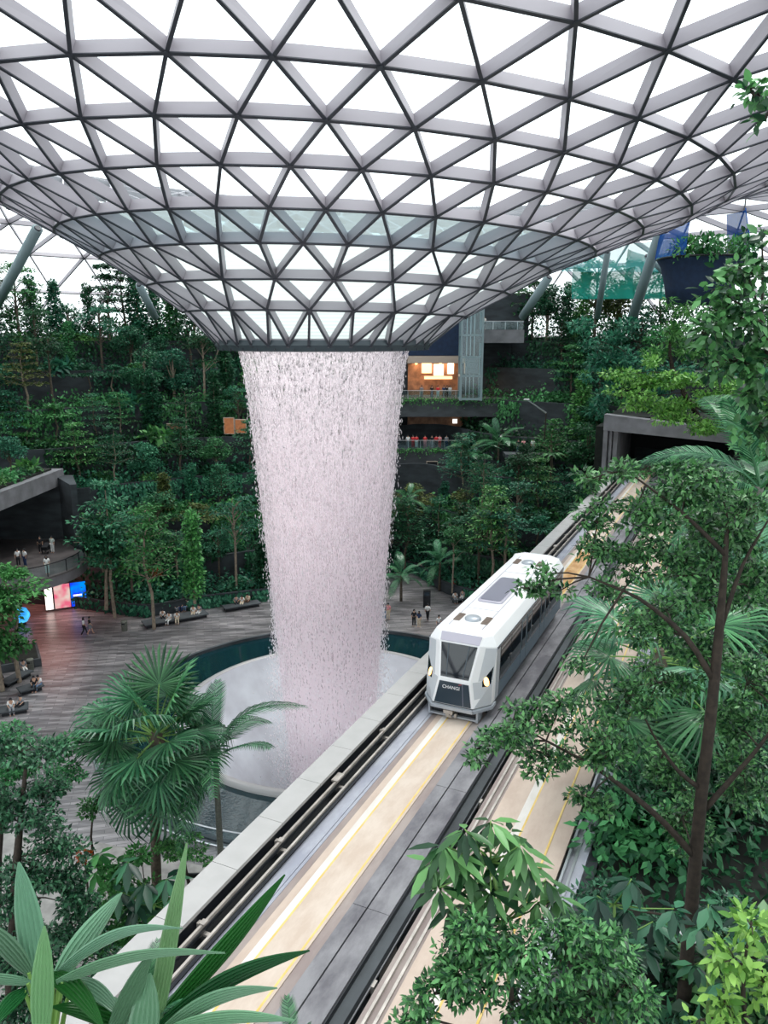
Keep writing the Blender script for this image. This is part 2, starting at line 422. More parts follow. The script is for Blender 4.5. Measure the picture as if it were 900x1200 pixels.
# ------------------------------------------------------------------ plaza and basin
def pav_mat():
    m, nt, out = new_mat('paving')
    tc = node(nt, 'ShaderNodeTexCoord'); mp = node(nt, 'ShaderNodeMapping'); mp.inputs['Rotation'].default_value = (0, 0, -14 * D2R)
    br = node(nt, 'ShaderNodeTexBrick'); br.inputs['Scale'].default_value = 1; br.inputs['Brick Width'].default_value = 1.5; br.inputs['Row Height'].default_value = .3
    br.inputs['Mortar Size'].default_value = .012; br.inputs['Color1'].default_value = (.15, .142, .15, 1); br.inputs['Color2'].default_value = (.30, .28, .285, 1); br.inputs['Mortar'].default_value = (.05, .05, .055, 1); br.inputs['Bias'].default_value = -.1
    nz = node(nt, 'ShaderNodeTexNoise'); nz.inputs['Scale'].default_value = .16; nz.inputs['Detail'].default_value = 3
    mr = node(nt, 'ShaderNodeMapRange'); mr.inputs['From Min'].default_value = .3; mr.inputs['From Max'].default_value = .7; mr.inputs['To Min'].default_value = .65; mr.inputs['To Max'].default_value = 1.25
    nz2 = node(nt, 'ShaderNodeTexNoise'); nz2.inputs['Scale'].default_value = 1.0; nz2.inputs['Detail'].default_value = 5
    mp2 = node(nt, 'ShaderNodeMapping'); mp2.inputs['Rotation'].default_value = (0, 0, -20 * D2R); mp2.inputs['Scale'].default_value = (.35, 2.4, 1)
    mr2 = node(nt, 'ShaderNodeMapRange'); mr2.inputs['From Min'].default_value = .35; mr2.inputs['From Max'].default_value = .65; mr2.inputs['To Min'].default_value = .55; mr2.inputs['To Max'].default_value = 1.3
    nt.links.new(tc.outputs['Object'], mp.inputs[0]); nt.links.new(mp.outputs[0], br.inputs[0]); nt.links.new(tc.outputs['Object'], nz.inputs[0])
    nt.links.new(tc.outputs['Object'], mp2.inputs[0]); nt.links.new(mp2.outputs[0], nz2.inputs[0])
    nt.links.new(nz.outputs[0], mr.inputs[0]); nt.links.new(nz2.outputs[0], mr2.inputs[0])
    ml = node(nt, 'ShaderNodeMath', operation='MULTIPLY'); nt.links.new(mr.outputs[0], ml.inputs[0]); nt.links.new(mr2.outputs[0], ml.inputs[1])
    vm = node(nt, 'ShaderNodeVectorMath', operation='SCALE'); nt.links.new(br.outputs[0], vm.inputs[0]); nt.links.new(ml.outputs[0], vm.inputs['Scale'])
    b = node(nt, 'ShaderNodeBsdfPrincipled'); b.inputs['Roughness'].default_value = .32; nt.links.new(vm.outputs[0], b.inputs['Base Color'])
    nt.links.new(b.outputs[0], out.inputs[0])
pav_mat()
g = MB(); g.lathe([(16.25, 0), (30, 0), (55, 0), (110, 0), (180, 0)], VC, 96)
structure('floor', g, 'paving', label='grey stone plaza around the round basin')
plain('pebble', (.42, .40, .38), .8, noise=.35, nscale=1.4)
g = MB(); g.prism([(-16, 20), (-2.5, 20), (-6, 34), (-15.5, 37), (-22, 38), (-30, 34), (-30, 20)], 0, .03); structure('garden_path', g, 'pebble', label='pale garden path below the fan palm')
def water_mat():
    m, nt, out = new_mat('basin_water')
    b = node(nt, 'ShaderNodeBsdfPrincipled'); b.inputs['Base Color'].default_value = (.006, .028, .036, 1); b.inputs['Roughness'].default_value = .03; b.inputs['Specular IOR Level'].default_value = .6
    tc = node(nt, 'ShaderNodeTexCoord'); nz = node(nt, 'ShaderNodeTexNoise'); nz.inputs['Scale'].default_value = 3.5; nz.inputs['Detail'].default_value = 3
    bp = node(nt, 'ShaderNodeBump'); bp.inputs['Strength'].default_value = .12; bp.inputs['Distance'].default_value = .03
    nt.links.new(tc.outputs['Object'], nz.inputs[0]); nt.links.new(nz.outputs[0], bp.inputs['Height']); nt.links.new(bp.outputs[0], b.inputs['Normal']); nt.links.new(b.outputs[0], out.inputs[0])
water_mat()
plain('bowl', (.74, .76, .80), .22, spec=.6, noise=.25, nscale=.35, col2=(.56, .56, .60))
plain('lip', (.42, .40, .40), .3, spec=.6)
bas = empty('water_basin', VC); tag(bas, 'round stepped basin catching the falling water in the plaza', 'basin')
m = MB(); m.lathe([(16.0, -.18), (13.5, -.22), (11.25, -.15)], (0, 0, 0), 96); m.build('pool_water', 'basin_water', bas, True)
m = MB(); m.lathe([(16.25, -.4), (16.25, .12), (16.0, .12), (16.0, -.4)], (0, 0, 0), 96); m.build('outer_kerb', 'concrete_dark', bas)
m = MB(); m.lathe([(11.3, -.4), (11.3, .22), (11.2, .28), (10.95, .28), (10.85, .2)], (0, 0, 0), 96); m.build('inner_lip', 'lip', bas, True)
m = MB(); m.lathe([(10.86, .2), (10.5, -.5), (9.6, -1.9), (8.3, -3.6), (7.0, -5.2), (5.9, -6.8), (5.2, -8.4), (4.9, -10.5), (4.8, -14)], (0, 0, 0), 96); m.build('funnel_wall', 'bowl', bas, True)
m = MB(); m.lathe([(4.85, -13), (2.5, -13), (.01, -13)], (0, 0, 0), 48); m.build('lower_pool', 'basin_water', bas, True)
# glass balustrade round the near side of the basin
bal = empty('glass_balustrade', VC); tag(bal, 'curved glass balustrade with a steel rail round the near edge of the basin', 'balustrade')
m = MB(); m.lathe([(16.6, 0), (16.6, 1.05)], (0, 0, 0), 60, a0=math.pi * 1.02, a1=math.pi * 1.62); m.build('glass_panel', 'balustrade_glass', bal, True)
arc = [np.array([16.6 * math.cos(a), 16.6 * math.sin(a), 1.08]) for a in np.linspace(math.pi * 1.02, math.pi * 1.62, 50)]
m = MB(); m.tube(arc, .05, 6); m.build('handrail', 'steel', bal, True)
m = MB(); m.tube([p - np.array([0, 0, 1.03]) for p in arc], .06, 6); m.build('base_rail', 'steel', bal, True)

# ------------------------------------------------------------------ waterfall
def fall_mat(name, cov_top, cov_bot, seed):
    m, nt, out = new_mat(name)
    tc = node(nt, 'ShaderNodeTexCoord'); mp = node(nt, 'ShaderNodeMapping'); mp.inputs['Scale'].default_value = (7.5, 7.5, .42); mp.inputs['Location'].default_value = (seed, seed * 2, seed * 3)
    nz = node(nt, 'ShaderNodeTexNoise'); nz.inputs['Scale'].default_value = 1; nz.inputs['Detail'].default_value = 4; nz.inputs['Roughness'].default_value = .7
    mp2 = node(nt, 'ShaderNodeMapping'); mp2.inputs['Scale'].default_value = (9, 9, 3.5); mp2.inputs['Location'].default_value = (seed * 5, seed, seed)
    nz2 = node(nt, 'ShaderNodeTexNoise'); nz2.inputs['Scale'].default_value = 1; nz2.inputs['Detail'].default_value = 3
    nt.links.new(tc.outputs['Object'], mp.inputs[0]); nt.links.new(mp.outputs[0], nz.inputs[0])
    nt.links.new(tc.outputs['Object'], mp2.inputs[0]); nt.links.new(mp2.outputs[0], nz2.inputs[0])
    ad = node(nt, 'ShaderNodeMath', operation='ADD'); nt.links.new(nz.outputs[0], ad.inputs[0]); nt.links.new(nz2.outputs[0], ad.inputs[1])
    sx = node(nt, 'ShaderNodeSeparateXYZ'); nt.links.new(tc.outputs['Object'], sx.inputs[0])
    z2c = node(nt, 'ShaderNodeMapRange'); z2c.inputs['From Min'].default_value = 0; z2c.inputs['From Max'].default_value = 26
    z2c.inputs['To Min'].default_value = cov_bot; z2c.inputs['To Max'].default_value = cov_top; nt.links.new(sx.outputs['Z'], z2c.inputs[0])
    ad2 = node(nt, 'ShaderNodeMath', operation='ADD'); nt.links.new(ad.outputs[0], ad2.inputs[0]); nt.links.new(z2c.outputs[0], ad2.inputs[1])
    mr = node(nt, 'ShaderNodeMapRange'); mr.inputs['From Min'].default_value = .92; mr.inputs['From Max'].default_value = 1.12; mr.inputs['To Min'].default_value = .02; mr.inputs['To Max'].default_value = .9
    nt.links.new(ad2.outputs[0], mr.inputs[0])
    tr = node(nt, 'ShaderNodeBsdfTransparent'); t = node(nt, 'ShaderNodeBsdfTranslucent'); t.inputs[0].default_value = (1, .92, .955, 1)  # pinkish tint puts the pink light on the water into its colour
    d = node(nt, 'ShaderNodeBsdfDiffuse'); d.inputs[0].default_value = (1, .92, .955, 1)
    m1 = node(nt, 'ShaderNodeMixShader'); m1.inputs[0].default_value = .5; nt.links.new(t.outputs[0], m1.inputs[1]); nt.links.new(d.outputs[0], m1.inputs[2])
    mx = node(nt, 'ShaderNodeMixShader'); nt.links.new(mr.outputs[0], mx.inputs[0]); nt.links.new(tr.outputs[0], mx.inputs[1]); nt.links.new(m1.outputs[0], mx.inputs[2]); nt.links.new(mx.outputs[0], out.inputs[0])
fall_mat('fall_outer', -.05, .24, 3.1); fall_mat('fall_inner', -.10, .14, 9.7)
plain('drop', (.95, .90, .93), .3, spec=.5)  # drops carry the same pink light in their colour
PROF = [(5.72, 26.3), (5.45, 25.2), (5.2, 23.4), (5.0, 21.1), (4.75, 18), (4.5, 15), (4.2, 11.5), (3.95, 8.7), (3.7, 5), (3.45, 1.5), (3.2, -2), (2.95, -6), (2.8, -9), (2.6, -13)]
def prad(z):
    for (r0, z0), (r1, z1) in zip(PROF, PROF[1:]):
        if z <= z0 and z >= z1: return r0 + (r1 - r0) * (z0 - z) / (z0 - z1)
    return 2.7
fall = empty('waterfall', VC); tag(fall, 'tall column of water falling from the roof opening into the basin', 'waterfall')
for q, (nm, mt, sc_, jit) in enumerate((('water_curtain', 'fall_outer', 1.0, .05), ('inner_curtain', 'fall_inner', .93, .09), ('inner_curtain', 'fall_outer', .82, .12))):
    n = 160; m = MB(); rings = []
    zs = np.linspace(26.3, -13, 60)
    ph_ = RNG.uniform(0, 6.28, 12); am = RNG.uniform(.2, 1, 12); fr = [9, 14, 21, 5, 33, 27, 40, 12, 18, 7, 3, 50]
    for z in zs:
        rr = []
        t = (26.3 - z) / 40
        for i in range(n):
            a = 2 * math.pi * i / n
            w = sum(am[c] * math.sin(fr[c] * a + ph_[c] + t * .8 * (c % 3)) for c in range(12)) / 6
            r = prad(z) * sc_ + w * jit * min(1, .15 + t * 3)
            rr.append((r * math.cos(a), r * math.sin(a), z))
        rings.append(rr)
    m.loft(rings, True, False); m.build(nm, mt, fall, True)
# falling drops
def drops(n, spray=False):
    z = 25.8 - 38 * RNG.random(n) ** .9; a = RNG.uniform(0, 2 * math.pi, n)
    if spray: z = -12 + 22 * RNG.random(n) ** 1.3
    r = np.array([prad(q) for q in z]) * (1.0 + .03 * RNG.normal(size=n) * np.clip((27 - z) / 8, .15, 1.6))
    inner = RNG.random(n) < .25; r = np.where(inner, r * RNG.uniform(.75, 1, n), r)
    if spray: r = np.array([prad(q) for q in z]) * (1 + np.abs(RNG.normal(size=n)) * .28 * np.clip((9 - z) / 12, .1, 1))
    sz = RNG.uniform(.014, .034, n); ln = sz * RNG.uniform(2.2, 5.5, n)
    C = np.stack([r * np.cos(a), r * np.sin(a), z], 1)
    base = np.array([(1, 0, 0), (0, 1, 0), (-1, 0, 0), (0, -1, 0), (0, 0, 1), (0, 0, -1)], float)
    V = C[:, None, :] + base[None] * np.stack([sz, sz, ln], 1)[:, None, :]
    F = np.array([(0, 1, 4), (1, 2, 4), (2, 3, 4), (3, 0, 4), (1, 0, 5), (2, 1, 5), (3, 2, 5), (0, 3, 5)])
    Fi = (np.arange(n)[:, None, None] * 6 + F[None]).reshape(-1).astype(np.int32)
    me = bpy.data.meshes.new('falling_drops'); me.vertices.add(n * 6); me.vertices.foreach_set('co', V.astype(np.float32).ravel())
    me.loops.add(len(Fi)); me.loops.foreach_set('vertex_index', Fi); me.polygons.add(n * 8); me.polygons.foreach_set('loop_start', np.arange(0, n * 24, 3).astype(np.int32)); me.update(calc_edges=True)
    return me
dr_ = link_mesh('falling_drops', drops(26000), 'drop', fall); dr_['kind'] = 'stuff'
sp_ = link_mesh('spray', drops(16000, True), 'drop', fall); sp_['kind'] = 'stuff'

for i in range(6):      # unseen flood lamps added at the basin lip to brighten the lower water
    a = i * math.pi / 3 + .3; ld = bpy.data.lights.new('basin_fill_light', 'AREA'); ld.energy = 130; ld.size = 1.2; ld.color = (.95, .95, 1)
    lo_ = bpy.data.objects.new('basin_fill_light', ld); COL.objects.link(lo_); pz = VC + np.array([10.4 * math.cos(a), 10.4 * math.sin(a), .6]); lo_.location = tuple(pz)
    lo_.rotation_euler = Vector(tuple(VC + np.array([0, 0, 5.5]) - pz)).to_track_quat('-Z', 'Y').to_euler()

# ------------------------------------------------------------------ terraces
TR = [27, 31.5, 36, 41, 46, 51, 57, 63, 72]
TZ = [.9, 3.6, 7, 10.6, 14.6, 18.6, 22.6, 26.2, 26.2]
def gau(x, c, w): return math.exp(-((x - c) / w) ** 2)
def trad(k, phi):
    d = phi / D2R
    r = TR[k] + .9 * math.sin(phi * 3 + k * 1.3) + .6 * math.sin(phi * 7 + k)
    r += [7, 6, 4, 8, 13, 12, 11, 8, 4][k] * gau(d, 14.5, 8)
    r += [18, 17, 15, 12, 7, 3, 0, 0, 0][k] * math.exp(-((d + 62) / 16) ** 4)
    if k < 8: r = min(r, 71)
    return r
PHI = np.linspace(-118, 112, 231) * D2R
for k in range(8):
    m = MB(); n = len(PHI); vs = []; fs = []
    for ph in PHI:
        r0, r1 = trad(k, ph), max(trad(k + 1, ph), trad(k, ph) + .5) + .4
        z0 = (TZ[k - 1] if k else 0) - .6
        for (r, z) in ((r0, z0), (r0, TZ[k] + .35), (r0 + .35, TZ[k] + .35), (r0 + .35, TZ[k]), (r1, TZ[k])): vs.append(vpol(r, ph, z))
    for i in range(n - 1):
        for c in range(4): fs.append((i * 5 + c, (i + 1) * 5 + c, (i + 1) * 5 + c + 1, i * 5 + c + 1))
    m.add(vs, fs); m.m = [0 if (c % 4) < 3 else 1 for c in range(len(fs))]
    structure('terrace', m, ['concrete_wall', 'soil'], label='curved planted terrace of the forest valley')
m = MB(); n = len(PHI); vs = []
for ph in PHI: vs += [vpol(72, ph, 25), vpol(72, ph, 27.0), vpol(82, ph, 27.0)]
m.add(vs, [(i * 3 + c, (i + 1) * 3 + c, (i + 1) * 3 + c + 1, i * 3 + c + 1) for i in range(n - 1) for c in range(2)])
structure('terrace', m, 'concrete_wall')

# ------------------------------------------------------------------ guideway
def conc_band(name, c1, c2, scale, stretch, rough=.75):
    m, nt, out = new_mat(name)
    tc = node(nt, 'ShaderNodeTexCoord'); mp = node(nt, 'ShaderNodeMapping'); mp.inputs['Scale'].default_value = stretch
    nz = node(nt, 'ShaderNodeTexNoise'); nz.inputs['Scale'].default_value = scale; nz.inputs['Detail'].default_value = 6; nz.inputs['Roughness'].default_value = .65
    cr = node(nt, 'ShaderNodeValToRGB'); cr.color_ramp.elements[0].position = .38; cr.color_ramp.elements[1].position = .62
    cr.color_ramp.elements[0].color = (*c1, 1); cr.color_ramp.elements[1].color = (*c2, 1)
    b = node(nt, 'ShaderNodeBsdfPrincipled'); b.inputs['Roughness'].default_value = rough; b.inputs['Specular IOR Level'].default_value = .3
    nt.links.new(tc.outputs['Object'], mp.inputs[0]); nt.links.new(mp.outputs[0], nz.inputs[0]); nt.links.new(nz.outputs[0], cr.inputs[0]); nt.links.new(cr.outputs[0], b.inputs['Base Color']); nt.links.new(b.outputs[0], out.inputs[0])
conc_band('deck_blue', (.30, .31, .37), (.40, .41, .46), 1.2, (1, .5, 1))
conc_band('deck_brown', (.26, .21, .20), (.33, .28, .26), 1.5, (1, .3, 1))
conc_band('deck_beige', (.47, .37, .31), (.54, .44, .37), 1.6, (1.4, .5, 1))
conc_band('deck_cream', (.50, .40, .33), (.58, .49, .42), 1.6, (1.4, .5, 1))
conc_band('deck_white', (.60, .56, .52), (.68, .65, .62), 2.5, (1, .3, 1))
conc_band('deck_rust', (.40, .20, .07), (.66, .44, .24), .9, (1.2, .7, 1))
conc_band('yellow_line', (.62, .42, .12), (.74, .55, .22), 3, (1, .4, 1))
conc_band('slab_grey', (.115, .11, .125), (.24, .235, .25), .9, (1.3, .6, 1), .6)
gw = empty('train_guideway', (0, 0, 0)); tag(gw, 'two lane concrete guideway running from the garden below to the tunnel', 'guideway')
gw.rotation_euler = (0, 0, -AZT)     # local x = u, local y = s
def bar(m, u0, u1, z0, z1, s0, s1, mi=0):
    m.box(((u0 + u1) / 2, (s0 + s1) / 2, (z0 + z1) / 2), (u1 - u0, s1 - s0, z1 - z0), None, mi)
S0, S1 = 3.0, 84.0
def strip(name, mat, items, s0=S0, s1=S1):
    m = MB()
    for it in items: bar(m, *it, s0, s1)
    return m.build(name, mat, gw)
strip('beam', 'concrete_dark', [(-10.55, -6.0, 12.2, 13.86), (-5.75, -2.3, 12.2, 13.86)])
strip('parapet', 'black_metal', [(-10.62, -9.95, 12.6, 14.52)])
m = MB(); s = S0
while s < S1 - 2: bar(m, -10.66, -9.92, 14.52, 14.62, s, s + 1.985); s += 2.0
m.build('coping', 'coping', gw)
strip('cable_trough', 'black_void', [(-9.95, -9.50, 13.86, 13.90)])
strip('contact_rail', 'rail_metal', [(-9.80, -9.74, 14.26, 14.38), (-9.56, -9.50, 14.10, 14.22)])
strip('contact_rail', 'black_metal', [(-9.73, -9.70, 14.22, 14.30), (-9.49, -9.46, 14.06, 14.16)])
for i in range(25):
    s = 5.2 + i * 3.15
    if 23.5 < s < 34.5: continue
    m = MB()
    bar(m, -9.95, -9.52, 14.08, 14.13, s - .05, s + .05); bar(m, -9.92, -9.84, 14.0, 14.36, s - .06, s + .06)
    bar(m, -9.90, -9.70, 14.36, 14.42, s - .22, s + .22) if i % 3 == 1 else bar(m, -9.83, -9.70, 14.36, 14.41, s - .08, s + .08)
    b_ = m.build('rail_bracket', 'rail_metal', gw)
strip('walkway', 'deck_blue', [(-9.50, -9.12, 13.86, 13.97)])
strip('walkway', 'deck_blue', [(-9.105, -9.02, 13.86, 13.965)])
strip('guide_strip', 'deck_brown', [(-9.02, -8.80, 13.86, 13.95)])
strip('running_surface', 'deck_beige', [(-8.80, -8.60, 13.86, 14.0)])
strip('running_surface', 'deck_white', [(-8.60, -8.42, 13.86, 14.002)])
strip('guide_line', 'yellow_line', [(-8.42, -8.37, 13.86, 14.004), (-7.64, -7.59, 13.86, 14.004)])
strip('running_surface', 'deck_cream', [(-8.37, -7.64, 13.86, 14.0)], S0, 33)
strip('running_surface', 'deck_rust', [(-8.37, -7.64, 13.86, 14.0)], 33, 47)
strip('running_surface', 'deck_cream', [(-8.37, -7.64, 13.86, 14.0)], 47, S1)
strip('running_surface', 'deck_beige', [(-7.59, -7.52, 13.86, 14.0)])
strip('guide_strip', 'deck_brown', [(-7.52, -7.24, 13.86, 13.97)])
m = MB(); s = S0; i = 0
while s < S1:
    e = min(s + 5.4, S1); bar(m, -7.24, -6.885, 13.86, 14.04, s, e - .02); bar(m, -6.845, -6.30, 13.7, 14.04, s + .0, e - .015); s = e
m.build('walkway_slab', 'slab_grey', gw)
strip('side_wall', 'black_metal', [(-6.885, -6.845, 13.86, 13.99), (-6.30, -6.26, 12.9, 14.0)])
strip('cable_rail', 'steel', [(-6.02, -5.97, 13.62, 13.68)])
strip('drain_gap', 'black_void', [(-6.26, -5.72, 12.6, 12.9)])
for i in range(20):
    s = 5 + i * 3.6; m = MB(); bar(m, -6.24, -5.80, 13.50, 13.55, s - .04, s + .04); bar(m, -5.95, -5.88, 13.4, 13.75, s - .1, s + .1); bar(m, -6.06, -5.98, 13.3, 13.62, s + .4, s + 1.3)
    m.build('rail_bracket', 'rail_metal', gw)
strip('edge_rail', 'rail_metal', [(-5.62, -5.56, 13.86, 14.02), (-5.42, -5.36, 13.86, 14.0)])
strip('edge_rail', 'deck_brown', [(-5.74, -5.62, 13.80, 13.96), (-5.56, -5.42, 13.86, 13.93), (-5.36, -5.28, 13.86, 13.95)])
strip('running_surface', 'deck_beige', [(-5.28, -4.62, 13.86, 14.0), (-4.35, -3.60, 13.86, 14.0)])
strip('running_surface', 'deck_white', [(-4.62, -4.40, 13.86, 14.003)])
strip('guide_line', 'yellow_line', [(-4.40, -4.35, 13.86, 14.004), (-3.60, -3.55, 13.86, 14.004)])
strip('guide_strip', 'deck_beige', [(-3.55, -3.12, 13.86, 13.98)])
strip('drain_gap', 'black_void', [(-3.12, -3.02, 13.86, 13.88)])
strip('edge_rail', 'steel', [(-3.02, -2.96, 13.86, 14.1), (-2.84, -2.78, 13.86, 14.08)])
strip('walkway', 'deck_blue', [(-2.96, -2.84, 13.86, 13.95), (-2.78, -2.55, 13.86, 14.02)])
for s in (16, 36, 56):
    m = MB(); bar(m, -9.4, -7.2, .0, 11.6, s - .7, s + .7); bar(m, -10.3, -2.6, 11.6, 12.2, s - .9, s + .9); m.build('pier', 'concrete_dark', gw)
# tunnel mouth
tn = MB()
def tp(s, u, z): return trk(s, u, z)
def tbox(m, u0, u1, z0, z1, s0, s1, k0=0, k1=0):   # the mouth is cut a little askew: s grows by k at each side
    a = [tp(s0 + k0, u0, z0), tp(s0 + k1, u1, z0), tp(s1, u1, z0), tp(s1, u0, z0)]; b = [p + np.array([0, 0, z1 - z0]) for p in a]; m.hexa(a, b)
SK = -4.2
lin = MB(); lin.hexa([tp(75.4, -12.0, 18.35), tp(71.2, -.2, 18.2), tp(72.6, -.2, 18.2), tp(76.8, -12.0, 18.35)], [tp(75.4, -12.0, 19.85), tp(71.2, -.2, 19.3), tp(72.6, -.2, 19.3), tp(76.8, -12, 19.85)])
structure('tunnel_lintel', lin, 'concrete_mid', label='grey concrete beam over the tunnel mouth')
jm = MB(); tbox(jm, -12.0, -11.6, 10, 18.4, 75.6, 77); tbox(jm, -11.5, -11.25, 10, 18.4, 75.9, 86); tbox(jm, -11.15, -10.75, 10, 18.4, 76.2, 86); structure('tunnel_jamb', jm, 'concrete_mid')
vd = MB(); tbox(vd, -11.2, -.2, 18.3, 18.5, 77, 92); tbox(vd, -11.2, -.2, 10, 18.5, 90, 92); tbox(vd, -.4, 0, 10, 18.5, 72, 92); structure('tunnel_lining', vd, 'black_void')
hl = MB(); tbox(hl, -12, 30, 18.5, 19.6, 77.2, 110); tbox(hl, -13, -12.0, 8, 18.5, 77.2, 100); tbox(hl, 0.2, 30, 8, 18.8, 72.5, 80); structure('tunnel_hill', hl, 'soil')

# planting beds beside and below the viewpoint
bd = MB()
def bedpoly(u0, u1, s0, s1, z0, z1): a = [trk(s0, u0, z0), trk(s0, u1, z0), trk(s1, u1, z0), trk(s1, u0, z0)]; bd.hexa(a, [p + np.array([0, 0, z1 - z0]) for p in a])
bedpoly(-2.25, 40, 2, 72, 11.5, 13.9)
structure('planting_bed', bd, 'soil')
bd = MB(); bd.box((5.2, 3.9, 10), (9.6, 6.6, 18.4)); structure('planting_bed', bd, ['soil'])
bd = MB(); bd.box((-1.2, 1.9, 23.3), (5.2, 2.2, .5)); structure('planting_bed', bd, ['soil'])
# ------------------------------------------------------------------ tree kinds (each: crown mesh, trunk mesh), height 1 unit = metres as built
def trunk_mesh(pts, rad, branches=(), n=7):
    m = MB(); m.tube(pts, rad, n)
    for b in branches: m.tube(b[0], b[1], 5)
    return m.mesh('trunk')
def layered_tree(seed, H=8.0, R=2.4, L=6, nleaf=1700, base=.42, size=.33):
    r = np.random.default_rng(seed); lv = Leaves(); br = []
    for i in range(L):
        t = i / max(L - 1, 1); z = H * (base + (.97 - base) * t); rr = R * (1 - .62 * t ** 1.3) * r.uniform(.8, 1.15)
        nb = 6 if t < .8 else 4
        for b in range(nb):
            a = b * 2 * math.pi / nb + r.uniform(-.4, .4) + i
            q = rr * r.uniform(.35, .62); c = (q * math.cos(a), q * math.sin(a), z + .18 * q + r.uniform(-.15, .15))
            lv.disc(c, rr * r.uniform(.36, .55), int(nleaf / L / nb), size, .09, .18, .5, r)
            br.append(([(0, 0, z - .25 * q), (c[0] * .6, c[1] * .6, z), (c[0] * 1.5, c[1] * 1.5, c[2])], [.035, .025, .012]))
    w = [(r.normal() * .08 * k, r.normal() * .08 * k, H * k / 4 * .98) for k in range(5)]; w[0] = (0, 0, -.6)
    return lv.mesh('crown'), trunk_mesh(w, [.13, .11, .09, .06, .02], br)
def round_tree(seed, H=7.0, R=2.3, nblob=13, nleaf=2200, base=.4, size=.34, T=T4, ratio=.55):
    r = np.random.default_rng(seed); lv = Leaves(); br = []
    for i in range(nblob):
        a = r.uniform(0, 6.28); t = r.random(); z = H * (base + (1 - base) * t) - .4; q = R * math.sin(math.pi * min(1, .18 + .8 * t)) * r.uniform(.35, .75)
        c = (q * math.cos(a), q * math.sin(a), z); s = R * r.uniform(.32, .52)
        lv.blob(c, (s, s, s * .62), int(nleaf / nblob), size, 1.0, ratio, .8, r)
        br.append(([(0, 0, H * .35), (c[0] * .4, c[1] * .4, z - s * .6), c], [.05, .035, .015]))
    return lv.mesh('crown', T), trunk_mesh([(0, 0, -.6), (r.normal() * .1, 0, H * .4), (r.normal() * .15, 0, H * .9)], [.15, .11, .03], br)
def column_tree(seed, H=8.5, nleaf=2000, R=.95):
    r = np.random.default_rng(seed); lv = Leaves()
    for i in range(16):
        z = .6 + (H - .6) * i / 15; s = R * (1 - .5 * (i / 15) ** 2) * r.uniform(.7, 1.15)
        lv.blob((r.normal() * .15, r.normal() * .15, z), (s, s, .55), nleaf // 16, .38, .8, .6, .8, r)
    return lv.mesh('crown'), trunk_mesh([(0, 0, -.6), (0, 0, H * .98)], [.14, .04])
def airy_tree(seed, H=9, nleaf=1500):
    r = np.random.default_rng(seed); lv = Leaves(); br = []
    for i in range(22):
        a = r.uniform(0, 6.28); t = r.random(); z = H * (.55 + .43 * t); q = 2.5 * (1 - .5 * t) * r.uniform(.3, 1)
        c = (q * math.cos(a), q * math.sin(a), z); lv.disc(c, r.uniform(.45, .8), nleaf // 22, .32, .12, .1, .45, r)
        br.append(([(0, 0, z - q * .7 - .3), (c[0] * .5, c[1] * .5, z - q * .25), c], [.045, .03, .012]))
    return lv.mesh('crown'), trunk_mesh([(0, 0, -.6), (.1, 0, H * .5), (0, .1, H * .95)], [.13, .10, .03], br)
# palm fronds --------------------------------------------------------------
def pinnate(L=2.6, n=34, leaf=.55, droop=.9, w=.05, lift=.35):
    m = MB(); pts = []
    for i in range(13):
        t = i / 12; pts.append(np.array([0, L * (t - .12 * t * t), lift * L * t - droop * L * .55 * t ** 2.2]))
    m.tube(pts, [.03 * (1 - .85 * i / 12) + .004 for i in range(13)], 5)
    for i in range(n):
        t = .16 + .84 * i / (n - 1); f = t * 12; k = min(int(f), 11); p = pts[k] + (pts[k + 1] - pts[k]) * (f - k); d = unit(pts[k + 1] - pts[k])
        l = leaf * math.sin(math.pi * min(1, .12 + .8 * t)) ** .7 * (1 if t < .9 else .7)
        for sg in (-1, 1):
            s = np.array([sg, 0, 0]); u = np.cross(s, d)
            q = p + s * l * .55 + d * l * .5 + np.array([0, 0, .05 * l]); e = p + s * l * .82 + d * l * .85 - np.array([0, 0, .28 * l])
            ww = d * w * .5
            m.add([p - ww, p + ww, q + ww, q - ww, e], [(0, 1, 2, 3), (3, 2, 4)])
    return m.mesh('frond')
def fanleaf(R=1.15, Lp=1.3, nseg=30, span=300, droop=.25, split=.52, curl=.2, bend=.15):
    m = MB(); pp = [np.array([0, Lp * t, -bend * Lp * t * t]) for t in np.linspace(0, 1, 6)]
    m.tube(pp, [.035, .03, .026, .022, .02, .018], 5, mi=1)
    o = pp[-1]; tilt = math.atan(2 * bend)
    a0 = -span / 2 * D2R
    def P(r, a, up=0):
        x = r * math.sin(a); y = r * math.cos(a); z = up - droop * (r / R) ** 2 * R * (.35 + .65 * abs(math.sin(a * .5))) + .10 * abs(math.sin(a)) * r
        return o + np.array([x, y * math.cos(tilt) + z * math.sin(tilt), -y * math.sin(tilt) * .9 + z])
    for i in range(nseg):
        a = a0 + span * D2R * (i + .5) / nseg; h = span * D2R / nseg / 2
        Rl = R * (1 - .18 * abs(a / (math.pi)) ** 1.5) * (1 + .05 * math.sin(i * 2.7))
        r1 = Rl * split; pl = .35 * h
        v = [P(.02, a), P(r1, a - h, -.0), P(r1, a, pl * r1), P(r1, a + h, 0), P(Rl * .8, a - h * .52, -.01), P(Rl * .8, a, .02), P(Rl * .8, a + h * .52, -.01), P(Rl, a + .02 * math.sin(i), -curl * R * .55)]
        m.add(v, [(0, 2, 1), (0, 3, 2), (1, 2, 5, 4), (2, 3, 6, 5), (4, 5, 7), (5, 6, 7)])
    return m.mesh('frond')
FANS = [fanleaf(1.25, 1.4, 30, 280, .30, .36, .25, .10), fanleaf(1.2, 1.6, 28, 260, .50, .36, .45, .2), fanleaf(1.15, 1.2, 30, 300, .12, .40, .15, .05)]
